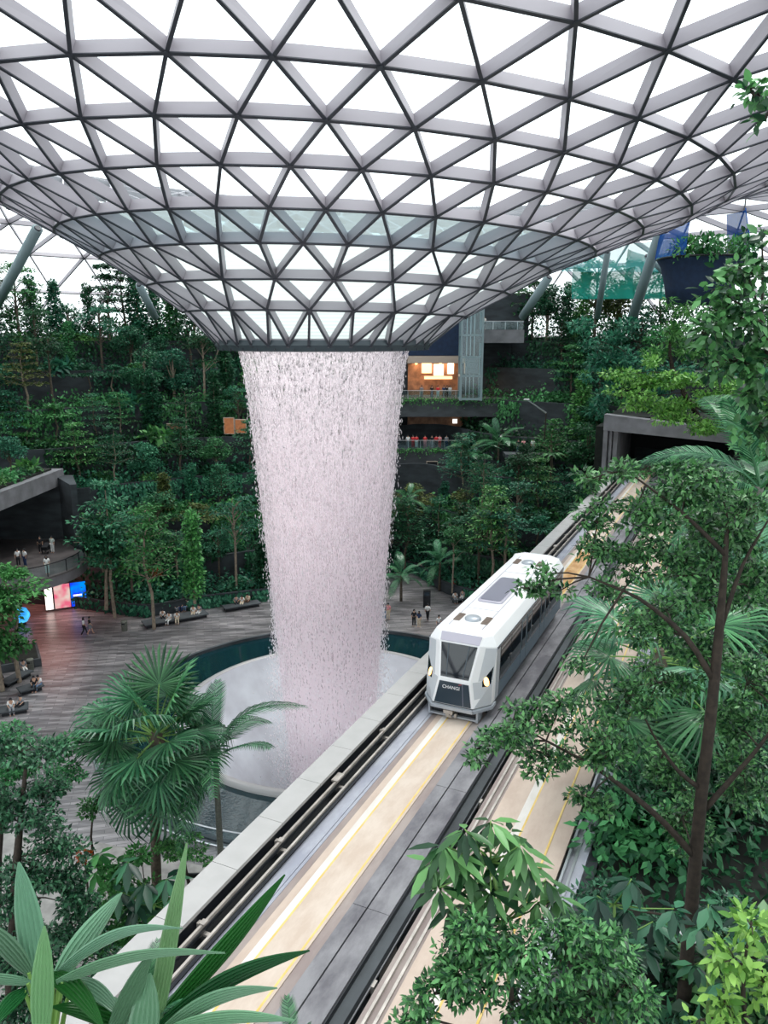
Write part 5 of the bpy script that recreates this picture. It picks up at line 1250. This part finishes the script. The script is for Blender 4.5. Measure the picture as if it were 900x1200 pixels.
# ------------------------------------------------------------------ near planting, built tree by tree
def near_tree(name, label, cat, trunks, blobs, Y, mat, leaf, dens=2.0, bark='bark_dark', tmpl=T4, ratio=.5, twigs=True, root=None, seed=0, flat=.6):
    rng = np.random.default_rng(seed + 100)
    f0 = trunks[0][0][0]; base = root if root is not None else (f0 if isinstance(f0, np.ndarray) else at_y(f0[0], f0[1], Y))
    t = empty(name, base); o3 = np.asarray(base, float)
    tb = MB(); sk = []
    for pts, rads in trunks:
        pp = [(at_y(p[0], p[1], Y + (p[2] if len(p) > 2 else 0)) if not isinstance(p, np.ndarray) else p) for p in pts]
        # smooth
        q = [pp[0]]
        for a, b in zip(pp, pp[1:]):
            for k in (1, 2, 3): q.append(a + (b - a) * k / 3)
        q = [q[0]] + [(q[i - 1] + q[i] * 2 + q[i + 1]) / 4 for i in range(1, len(q) - 1)] + [q[-1]]
        tb.tube([x - o3 for x in q], list(np.interp(np.linspace(0, 1, len(q)), np.linspace(0, 1, len(rads)), rads)), 9); sk += q[1:]
    sk = np.array(sk) if sk else np.array([o3])
    lv = Leaves(); tw = MB()
    for bl in blobs:
        px, py, rx, ry = bl[:4]; dy = bl[4] if len(bl) > 4 else 0
        c = at_y(px, py, Y + dy); zd = project(c)[2]; k = zd / 900
        RX, RZ = rx * k, ry * k; RY = (RX + RZ) * .5
        n = int(dens * math.pi * rx * ry / max(6, (leaf / k) ** 2 * ratio * .5)); n = min(n, 5200)
        sub = max(4, int(rx * ry / 260) + 3)
        j = sk[np.argmin(((sk - c) ** 2).sum(1))]
        d = np.linalg.norm(c - j)
        mid = (j + c) / 2 + np.array([0, 0, .06 * d]); tw.tube([j - o3, mid - o3, c - o3], [.012 + .008 * d, .012 + .005 * d, .010], 5)
        for s in range(sub):
            v = unit(rng.normal(size=3)); rr = rng.random() ** .45 * .8
            cc = c + v * rr * np.array([RX, RY, RZ]); sr = np.array([RX, RY, RZ]) * rng.uniform(.28, .5); sr = np.maximum(sr, leaf * 1.2); sr[2] *= flat
            lv.blob(cc, sr, n // sub + 2, leaf, 1.1, ratio, .4, rng)
            tw.tube([c - o3, (c + cc) / 2 - o3 + np.array([0, 0, .03]), cc - o3], [.010, .008, .004], 4)
    ch = []
    if tb.v: ch.append(tb.build('trunk', bark, t, True))
    ch.append(tw.build('twigs', bark, t)); lv.P = [p - o3 for p in lv.P]; ch.append(lv.build('crown', mat, t, tmpl))
    tag(t, label, cat); kids(t, *ch); return t
NB = trk
near_tree('garden_tree', 'slender dark barked tree reaching across the guideway, silver ring low on its trunk', 'tree',
    [([at_y(800, 1210, 12.5) - np.array([0, 0, .9]), (800, 1190), (806, 1110), (815, 1010), (822, 930), (833, 840), (841, 760), (848, 680), (853, 610)], [.15, .14, .13, .12, .11, .10, .085, .06, .03]),
     ([(815, 1005), (780, 965), (740, 930), (700, 900), (640, 868)], [.07, .055, .04, .02]), ([(822, 925), (795, 905), (770, 870, .5), (755, 840, .5)], [.05, .03, .015]), ([(824, 950), (860, 910), (890, 875), (915, 840)], [.06, .04, .02]),
     ([(838, 800), (805, 745), (750, 700), (690, 676)], [.06, .04, .015]), ([(845, 735), (870, 660), (900, 610)], [.05, .03, .015]), ([(850, 650), (800, 600), (735, 552)], [.045, .03, .012])],
    [(600, 850, 58, 26), (557, 878, 30, 13), (655, 832, 50, 24), (640, 885, 50, 22), (715, 872, 55, 40), (770, 800, 45, 30, .8), (705, 645, 50, 22), (655, 693, 42, 11), (745, 600, 58, 30), (805, 575, 55, 26), (850, 620, 55, 45, .6), (760, 655, 60, 30), (880, 690, 35, 50, .6),
     (780, 715, 55, 36, .8), (820, 760, 50, 40, 1), (860, 850, 50, 40, 1), (800, 960, 40, 40, 1), (870, 900, 40, 50, 1), (730, 820, 45, 28, .5), (680, 780, 20, 10), (725, 548, 45, 10), (690, 562, 24, 11), (770, 905, 45, 32, .8), (875, 800, 45, 40, .8), (690, 935, 35, 20), (640, 672, 25, 10), (615, 690, 20, 9), (840, 560, 60, 25), (875, 600, 30, 40), (700, 612, 26, 14), (760, 740, 40, 20, 1)],
    12.5, 'leaf_near', .125, 2.9, seed=1)
m = MB(); a = at_y(806, 1095, 12.5); m.tube([a + .17 * np.array([math.cos(t), math.sin(t), .55 * math.cos(t) * -1]) for t in np.linspace(0, 6.28, 24)], .022, 6); tag(m.build('trunk_collar', 'white_paint', None, True), 'pale hose ring around the slender dark trunk', 'ring')
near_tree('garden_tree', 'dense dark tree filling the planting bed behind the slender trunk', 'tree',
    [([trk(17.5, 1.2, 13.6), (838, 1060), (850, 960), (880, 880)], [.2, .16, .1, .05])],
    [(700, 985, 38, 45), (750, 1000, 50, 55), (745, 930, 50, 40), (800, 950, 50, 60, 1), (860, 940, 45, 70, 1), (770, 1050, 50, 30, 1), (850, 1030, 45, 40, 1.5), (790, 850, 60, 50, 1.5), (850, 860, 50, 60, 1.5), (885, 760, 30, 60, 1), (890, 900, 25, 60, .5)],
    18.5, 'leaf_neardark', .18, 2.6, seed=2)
near_tree('garden_tree', 'broad dark leafy tree between the palm and the tunnel mouth', 'tree',
    [([trk(30, 5, 13.8), (850, 800), (840, 700), (830, 620)], [.25, .2, .12, .06])],
    [(800, 660, 60, 50), (850, 700, 60, 60), (860, 600, 60, 50), (790, 600, 60, 40), (720, 690, 30, 25), (880, 540, 40, 40), (840, 790, 60, 50), (760, 720, 40, 30), (800, 545, 55, 22)],
    29, 'leaf_near', .25, 2.6, seed=3)
near_tree('garden_tree', 'tall tree with large glossy leaves in front of the blue net', 'tree',
    [([np.array([8.2, 11.2, 13.7]), (985, 900), (960, 700), (925, 500), (893, 380)], [.2, .17, .13, .10, .05])],
    [(875, 320, 38, 36), (878, 385, 38, 42), (848, 372, 30, 28), (893, 280, 20, 20), (860, 425, 45, 22), (888, 455, 28, 36), (838, 340, 16, 22), (822, 392, 22, 20), (888, 500, 28, 40), (835, 425, 30, 16)],
    11.2, 'leaf_near', .17, 2.4, seed=4, ratio=.55, tmpl=T8)
near_tree('tree_branch', 'leafy branch hanging into the frame under the lattice roof', 'branch', [([(985, 150), (940, 135), (905, 120), (885, 118)], [.05, .035, .012])], [(890, 112, 20, 18), (897, 140, 12, 14), (880, 105, 10, 6)], 8.0, 'leaf_near', .13, 1.4, seed=5, tmpl=T8)
near_tree('hillside_tree', 'bright lime green tree spreading over the tunnel mouth', 'tree', [([np.array([33, 70, 19.0]), (800, 470), (800, 440)], [.3, .2, .08])],
    [(745, 452, 42, 17), (800, 445, 50, 22), (860, 455, 55, 30), (900, 470, 40, 40), (890, 488, 40, 15), (830, 505, 40, 12), (790, 488, 50, 9), (725, 440, 24, 10), (800, 475, 60, 18), (872, 478, 45, 14), (765, 425, 20, 9), (740, 475, 26, 10)], 62, 'leaf_lime', .38, 2.6, seed=6)
near_tree('hillside_tree', 'pale green tree growing beneath the blue net tub', 'tree', [([np.array([31, 76, 19.4]), (785, 430), (785, 390)], [.3, .2, .08])],
    [(780, 390, 22, 22), (805, 400, 26, 22), (790, 360, 18, 16), (825, 420, 24, 18), (770, 415, 24, 14), (840, 360, 20, 25)], 70, 'leaf_fresh', .5, 2.0, seed=7)
near_tree('hillside_tree', 'dark hedge like tree packed along the top of the tunnel', 'tree', [([np.array([28, 82, 19.4]), (760, 460), (760, 430)], [.3, .2, .08])],
    [(700, 430, 30, 30), (740, 420, 30, 30), (780, 440, 40, 30), (710, 470, 26, 24), (760, 472, 40, 20), (830, 480, 50, 22), (880, 440, 50, 40), (690, 395, 26, 26), (735, 385, 26, 24)], 80, 'leaf_teal', .55, 2.0, seed=8)
near_tree('hillside_tree', 'leafy bush creeping over the tunnel beam and the parapet end', 'bush', [([trk(66, -12.6, 8), (702, 560), (715, 550)], [.2, .15, .06])],
    [(700, 562, 26, 12), (732, 556, 30, 8), (765, 553, 26, 7), (688, 575, 16, 8), (800, 552, 30, 9)], 61, 'leaf_fresh', .45, 1.8, seed=9)
near_tree('leafy_bush', 'fine leaved bush crowding the bottom of the second guideway lane', 'bush', [([np.array([1.3, 6.9, 19.15]), (600, 1190), (600, 1140)], [.04, .03, .015]), ([np.array([2.6, 6.9, 19.15]), (690, 1190), (690, 1130)], [.04, .03, .015])],
    [(545, 1135, 50, 42), (605, 1120, 55, 45), (665, 1118, 55, 40), (640, 1175, 90, 30), (510, 1165, 34, 36), (560, 1085, 36, 22), (735, 1150, 50, 40), (490, 1190, 30, 16), (700, 1090, 40, 20)], 7.3, 'leaf_near', .10, 3.2, seed=10, tmpl=T8, ratio=.36)
near_tree('leafy_bush', 'bright lime leaved shrub at the corner below the slender tree', 'bush', [([np.array([4.2, 6.4, 19.15]), (870, 1190), (872, 1130)], [.04, .03, .015])],
    [(880, 1085, 26, 28), (862, 1130, 30, 26), (893, 1150, 20, 40), (850, 1178, 36, 20), (820, 1195, 22, 8)], 6.6, 'leaf_lime', .14, 2.2, seed=11, tmpl=T8, ratio=.42)
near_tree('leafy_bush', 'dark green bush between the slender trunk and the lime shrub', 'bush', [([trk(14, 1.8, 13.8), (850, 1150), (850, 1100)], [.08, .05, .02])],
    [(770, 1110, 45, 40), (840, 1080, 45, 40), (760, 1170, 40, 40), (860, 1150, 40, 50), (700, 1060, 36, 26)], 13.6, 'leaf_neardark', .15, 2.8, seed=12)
# whorled plants
def whorl_plant(name, label, stem_pts, Y, heads, L, mat, root, cat='plant', n=9, W=.30):
    t = empty(name, root); o3 = np.asarray(root, float); m = MB(); lv = Leaves(); s0_ = at_y(*stem_pts[-1], Y)
    pts = [np.asarray(root, float)] + [at_y(*p, Y) for p in stem_pts]; m.tube([p - o3 for p in pts], [.035, .03, .025, .02, .02][:len(pts)] + [.02] * max(0, len(pts) - 5), 7)
    sk = np.array(pts[1:])
    for i, h in enumerate(heads):
        c = at_y(h[0], h[1], Y + (h[2] if len(h) > 2 else (i % 3 - 1) * .18)); j = sk[np.argmin(((sk - c) ** 2).sum(1))]
        m.tube([j - o3, (j + c) / 2 - o3 - np.array([0, 0, .03]), c - o3], [.014, .010, .008], 5)
        a = np.arange(n) * 2 * math.pi / n + i; el = RNG.uniform(-1.1, -.2, n)
        D = np.stack([np.cos(a) * np.cos(el), np.sin(a) * np.cos(el), np.sin(el)], 1); P = np.repeat((c - o3)[None], n, 0) + D * .04
        ll = L * RNG.uniform(.75, 1.15, n); lv.put(P, D, np.array([0, 0, 1.]) + D * .3, ll, ll * W)
    m.build('stem', 'petiole', t, True); lv.build('leaves', mat, t, T8); return tag(t, label, cat)
whorl_plant('umbrella_plant', 'umbrella plant with drooping glossy leaf whorls leaning over the guideway gap', [(600, 1190), (590, 1080), (575, 1010)], 7.9,
    [(545, 972), (575, 962), (598, 975), (520, 990), (560, 992), (590, 1002), (618, 1012), (545, 1018), (640, 1030), (515, 1040), (530, 1062), (600, 1035), (575, 1045), (630, 1055), (565, 1070), (535, 1000), (505, 1010), (580, 1020), (610, 990), (560, 1035), (655, 1050), (545, 1085)], .38, 'leaf_near', (1.3, 7.0, 19.15), n=12, W=.28)
whorl_plant('umbrella_plant', 'dark umbrella plant with broad leaves below the slender tree', [(720, 1190), (720, 1100), (720, 1060)], 9.0,
    [(700, 1050), (735, 1065), (765, 1080), (715, 1095), (680, 1075), (755, 1110), (790, 1065), (740, 1030)], .36, 'leaf_neardark', (2.9, 7.1, 19.15), n=11, W=.36)
whorl_plant('umbrella_plant', 'umbrella plant with big leaves beside the lime shrub', [(830, 1190), (830, 1120)], 8.2,
    [(820, 1085), (845, 1100), (815, 1130), (850, 1150), (830, 1060), (870, 1075)], .30, 'leaf_neardark', (3.8, 6.9, 19.15), n=10, W=.4)
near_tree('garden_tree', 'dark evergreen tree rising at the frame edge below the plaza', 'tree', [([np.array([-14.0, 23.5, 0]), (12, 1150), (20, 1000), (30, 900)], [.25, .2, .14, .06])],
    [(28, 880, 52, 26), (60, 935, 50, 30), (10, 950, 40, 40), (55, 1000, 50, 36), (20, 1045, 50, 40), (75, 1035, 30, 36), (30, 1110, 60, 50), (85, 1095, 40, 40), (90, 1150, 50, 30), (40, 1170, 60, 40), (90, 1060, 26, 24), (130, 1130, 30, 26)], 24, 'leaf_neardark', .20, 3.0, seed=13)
near_tree('garden_tree', 'light green tree crown at the frame edge beside the fan palm', 'tree', [([np.array([-16.8, 28, 0]), (-5, 1000), (10, 900)], [.25, .2, .08])],
    [(15, 868, 45, 20), (60, 880, 38, 24), (8, 900, 40, 30), (80, 905, 22, 18)], 28, 'leaf_mid', .20, 2.8, seed=14)
near_tree('garden_shrub', 'feathery light green shrub between the two palms', 'bush', [([np.array([-7.9, 29, 0]), (215, 1010), (215, 985)], [.1, .07, .03])], [(212, 985, 32, 22), (232, 1000, 22, 18), (195, 1000, 20, 18)], 29, 'leaf_fresh', .16, 2.0, seed=15)
near_tree('garden_shrub', 'mixed green shrub under the drooping fan leaf', 'bush', [([np.array([-8.8, 27, 0]), (170, 1080), (170, 1040)], [.1, .07, .03])], [(140, 1030, 32, 24), (185, 1040, 34, 28), (150, 1080, 44, 34), (205, 1085, 36, 34), (120, 1110, 30, 34), (190, 1120, 44, 30), (230, 1110, 26, 22), (120, 1075, 30, 26), (165, 1000, 26, 18)], 27, 'leaf_mid', .26, 2.0, seed=16)
whorl_plant('umbrella_plant', 'umbrella plant with dark palmate leaves beside the pale parapet', [(185, 1110), (180, 1060)], 25.5, [(150, 1010), (170, 1035), (195, 1030), (215, 1045), (160, 1060), (190, 1065), (220, 1075), (140, 1045)], 1.0, 'leaf_neardark', (-7.8, 25.5, 0), n=9)
whorl_plant('umbrella_plant', 'pale green umbrella plant beside the garden path', [(125, 1110), (125, 1060)], 27.5, [(118, 1000), (138, 1012), (112, 1022), (130, 1030)], .9, 'leaf_mid', (-9.9, 27.5, 0), n=9)
t = empty('flower', at_y(101, 1030, 30.5) * np.array([1, 1, 0])); h = at_y(101, 1001, 30.5)[2]; m = MB(); m.tube([(0, 0, 0), (.05, 0, h)], .05, 6); m.build('stem', 'bark_dark', t); lv = Leaves(); lv.blob((0, 0, h), (.25, .25, .3), 60, .25, 1, .6); lv.build('petals', 'leaf_red', t); tag(t, 'single red flower on a thin stem above the garden path', 'flower')
near_tree('garden_tree', 'small bright tree behind the fan palm trunk', 'tree', [([np.array([-12.2, 31, 0]), (105, 1000), (110, 940)], [.08, .06, .03])], [(118, 935, 26, 18), (100, 950, 20, 14), (128, 912, 16, 12)], 31, 'leaf_mid', .22, 2.0, seed=17)
t = empty('bollard_rail', at_y(236, 1030, 29.5)); m = MB(); m.box((0, 0, .6), (.32, .32, 1.7)); m.build('post', 'black_metal', t); m = MB(); m.box((-.2, .2, 1.42), (2.2, .08, .08)); m.build('rail', 'black_metal', t); tag(t, 'black post with a rail beside the small palm', 'post'); t.location.z = 0; t.scale = (1, 1, 2.6)
# palms
b = at_y(183, 862, 30)
palm('fan_palm', (b[0] - .5, 30, 0), b[2], True, 38, 'large fan palm with a spreading crown before the round basin', .22, (.5, 0), 1.45, els=(80, -62), bark='bark')
b = at_y(252, 880, 31.5)
palm('slim_palm', (b[0], 31.5, 0), b[2], False, 10, 'slim grey palm with long feathery fronds over the basin', .15, (0, 0), 1.5, els=(70, -12))
b = at_y(772, 770, 20)
palm('fan_palm', (b[0], 20, 13.8), b[2] - 13.8, True, 18, 'fan palm hidden behind the slender tree beside the guideway', .16, (0, 0), 1.15, els=(60, -50))
b = at_y(890, 570, 24)
palm('slim_palm', (b[0], 24, 13.8), b[2] - 13.8, False, 12, 'feathery palm at the frame edge near the tunnel', .16, (0, 0), 1.6, els=(60, -30))
# foreground blades
def blade(p0, p1, w, arch=.15, sag=.0, n=16, prof=.5, tilt=0, pleats=6):
    p0 = np.asarray(p0); p1 = np.asarray(p1); d = p1 - p0; L = np.linalg.norm(d); d /= L
    s = unit(np.cross(d, unit(-(p0 + p1) / 2 + CAM))); nn = np.cross(s, d); s = s * math.cos(tilt) + nn * math.sin(tilt); nn = np.cross(s, d)
    vs = []; m = 2 * pleats + 1
    for i in range(n + 1):
        t = i / n; c = p0 + d * L * t + np.array([0, 0, arch * L * math.sin(math.pi * t) - sag * L * t * t])
        ww = w * (math.sin(math.pi * min(.999, (t * .93 + .07)) ** prof)) ** .75 * .5 if t < .995 else .004
        for j in range(m):
            v = j / (m - 1) * 2 - 1; vs.append(c + s * v * ww + nn * (.018 * (1 - t * .4) * (1 if j % 2 else -1) * ww / (w * .5) * w / .12 * .35 - .25 * v * v * ww))
    fs = [(i * m + j, i * m + j + 1, (i + 1) * m + j + 1, (i + 1) * m + j) for i in range(n) for j in range(m - 1)]
    return vs, fs
def blade_plant(name, label, hub, items):
    t = empty(name, (hub[0], hub[1], 23.56)); o3 = np.array([hub[0], hub[1], 23.56])
    for (x0, y0, x1, y1, z0, z1, wpx, arch, mat, prof, tl) in items:
        a = at_depth(x0, y0, z0); b = at_depth(x1, y1, z1); k = (z0 + z1) / 2 / 900
        m = MB(); vs, fs = blade(a - 0, b, wpx * k * .85, arch, prof=prof, tilt=tl); m.add([v - o3 for v in vs], fs)
        m.build('leaf', mat, t, False)
        st = MB(); st.tube([np.array([0, 0, 0]), (a - o3) * .55 + np.array([0, 0, .02]), a - o3 + (b - a) * .04], [.016, .012, .008], 6); st.build('leaf_stalk', 'petiole', t)
    return tag(t, label, 'plant')
blade_plant('foreground_plant', 'pleated leaf plant at the bottom corner, pale leaves fanning out beside its twin', at_depth(62, 1230, 3.6) * np.array([1, 1, 1]), [
    (46, 1165, 22, 1010, 3.5, 3.35, 36, .0, 'leaf_blade', .95, .2), (66, 1150, 143, 1046, 3.5, 3.6, 32, .02, 'leaf_blade', .8, -.4), (48, 1225, 52, 1085, 3.1, 3.0, 30, .02, 'leaf_bladelight', .85, .0),
    (36, 1142, -25, 1078, 3.4, 3.3, 26, .03, 'leaf_blade', .9, .3), (66, 1142, 214, 1088, 3.5, 3.4, 17, .13, 'leaf_blade', .8, -.5), (66, 1152, 264, 1117, 3.4, 3.2, 17, .07, 'leaf_blade', .75, -.5),
    (36, 1152, -60, 1150, 3.4, 3.2, 15, .04, 'leaf_blade', .8, .4), (60, 1140, 122, 1205, 3.5, 3.2, 28, .12, 'leaf_bladedark', .8, .2), (80, 1150, 150, 1200, 3.6, 3.4, 22, .16, 'leaf_blade', .8, .1), (30, 1160, -10, 1205, 3.4, 3.2, 22, .1, 'leaf_bladedark', .8, 0)])
blade_plant('foreground_plant', 'pleated leaf plant with dark blades reaching over the guideway', at_depth(180, 1240, 3.7), [
    (176, 1225, 219, 988, 3.6, 3.55, 26, .0, 'leaf_bladelight', .75, .0), (178, 1205, 334, 1025, 3.6, 3.7, 27, -.03, 'leaf_bladedark', .95, -.3), (184, 1205, 363, 1114, 3.6, 3.3, 26, .06, 'leaf_bladedark', .95, -.5),
    (188, 1210, 325, 1158, 3.5, 3.2, 22, .08, 'leaf_blade', .9, -.5), (128, 1215, 179, 1114, 3.4, 3.3, 28, .02, 'leaf_blade', .8, .2), (165, 1235, 176, 1140, 3.3, 3.4, 42, .0, 'leaf_blade', .7, -.1), (200, 1205, 345, 1196, 3.4, 3.1, 18, .05, 'leaf_blade', .85, -.3), (150, 1205, 60, 1180, 3.5, 3.4, 26, .08, 'leaf_bladedark', .8, .3), (160, 1205, 110, 1165, 3.7, 3.6, 24, .05, 'leaf_blade', .8, .2)])
t = palm('areca_palm', (at_depth(360, 1235, 4.3)[0], 3.0, 23.55), .12, False, 7, 'small feathery palm poking up at the bottom by the grey slabs', .015, sc=.11, els=(75, 20))
t = palm('areca_palm', (at_depth(235, 1200, 4.6)[0], 3.0, 23.55), .35, False, 7, 'small feathery palm behind the dark pleated blades', .015, sc=.11, els=(70, 15))

# planting bed beside the second lane
lv = Leaves(); n = 16000; U = -2.35 + np.abs(RNG.normal(size=n)) * 4.5; S = RNG.uniform(7, 72, n) ; Z = 13.9 + np.abs(RNG.normal(size=n)) * .45
P = np.stack([S * math.sin(AZT) + U * math.cos(AZT), S * math.cos(AZT) - U * math.sin(AZT), Z], 1); L = RNG.uniform(.14, .3, n) * (1 + S / 50)
lv.put(P, RNG.normal(size=(n, 3)) + [0, 0, .2], RNG.normal(size=(n, 3)) * .5 + [0, 0, 1], L, L * .5); tag(lv.build('undergrowth', 'leaf_deep'), 'low creeping greenery covering the planting bed beside the second lane', 'undergrowth', kind='stuff')
SPOTS = [(10 + i * 2.1 + rnd.uniform(-.6, .6), -1.5 + (i % 4) * 1.5 + rnd.uniform(-.3, .3)) for i in range(30)]
for i, (s_, u_) in enumerate(SPOTS):
    p = trk(s_, u_, 13.8); x, y, zd = project(p)
    if x > 960 or y > 1290: continue
    j = i % 3 if s_ > 28 else (0, 2)[i % 2]; mt = ['leaf_mid', 'leaf_deep', 'leaf_near', 'leaf_neardark'][(i * 7) % 4]
    b = bpy.data.objects.new('bed_shrub', SHR[j]); COL.objects.link(b); b.location = tuple(p); q = 1.0 + .35 * (i % 3); b.scale = (q, q, q * (1.1 + .3 * (i % 2))); b.rotation_euler = (0, 0, i); set_obj_mat(b, mt)
    tag(b, f'{SL[j]} shrub in the bed beside the second lane, {(ORD + ["twenty first", "twenty second", "twenty third", "twenty fourth", "twenty fifth", "twenty sixth", "twenty seventh", "twenty eighth", "twenty ninth", "thirtieth"])[i]} towards the tunnel', 'shrub', 'shrubs in the bed beside the guideway')
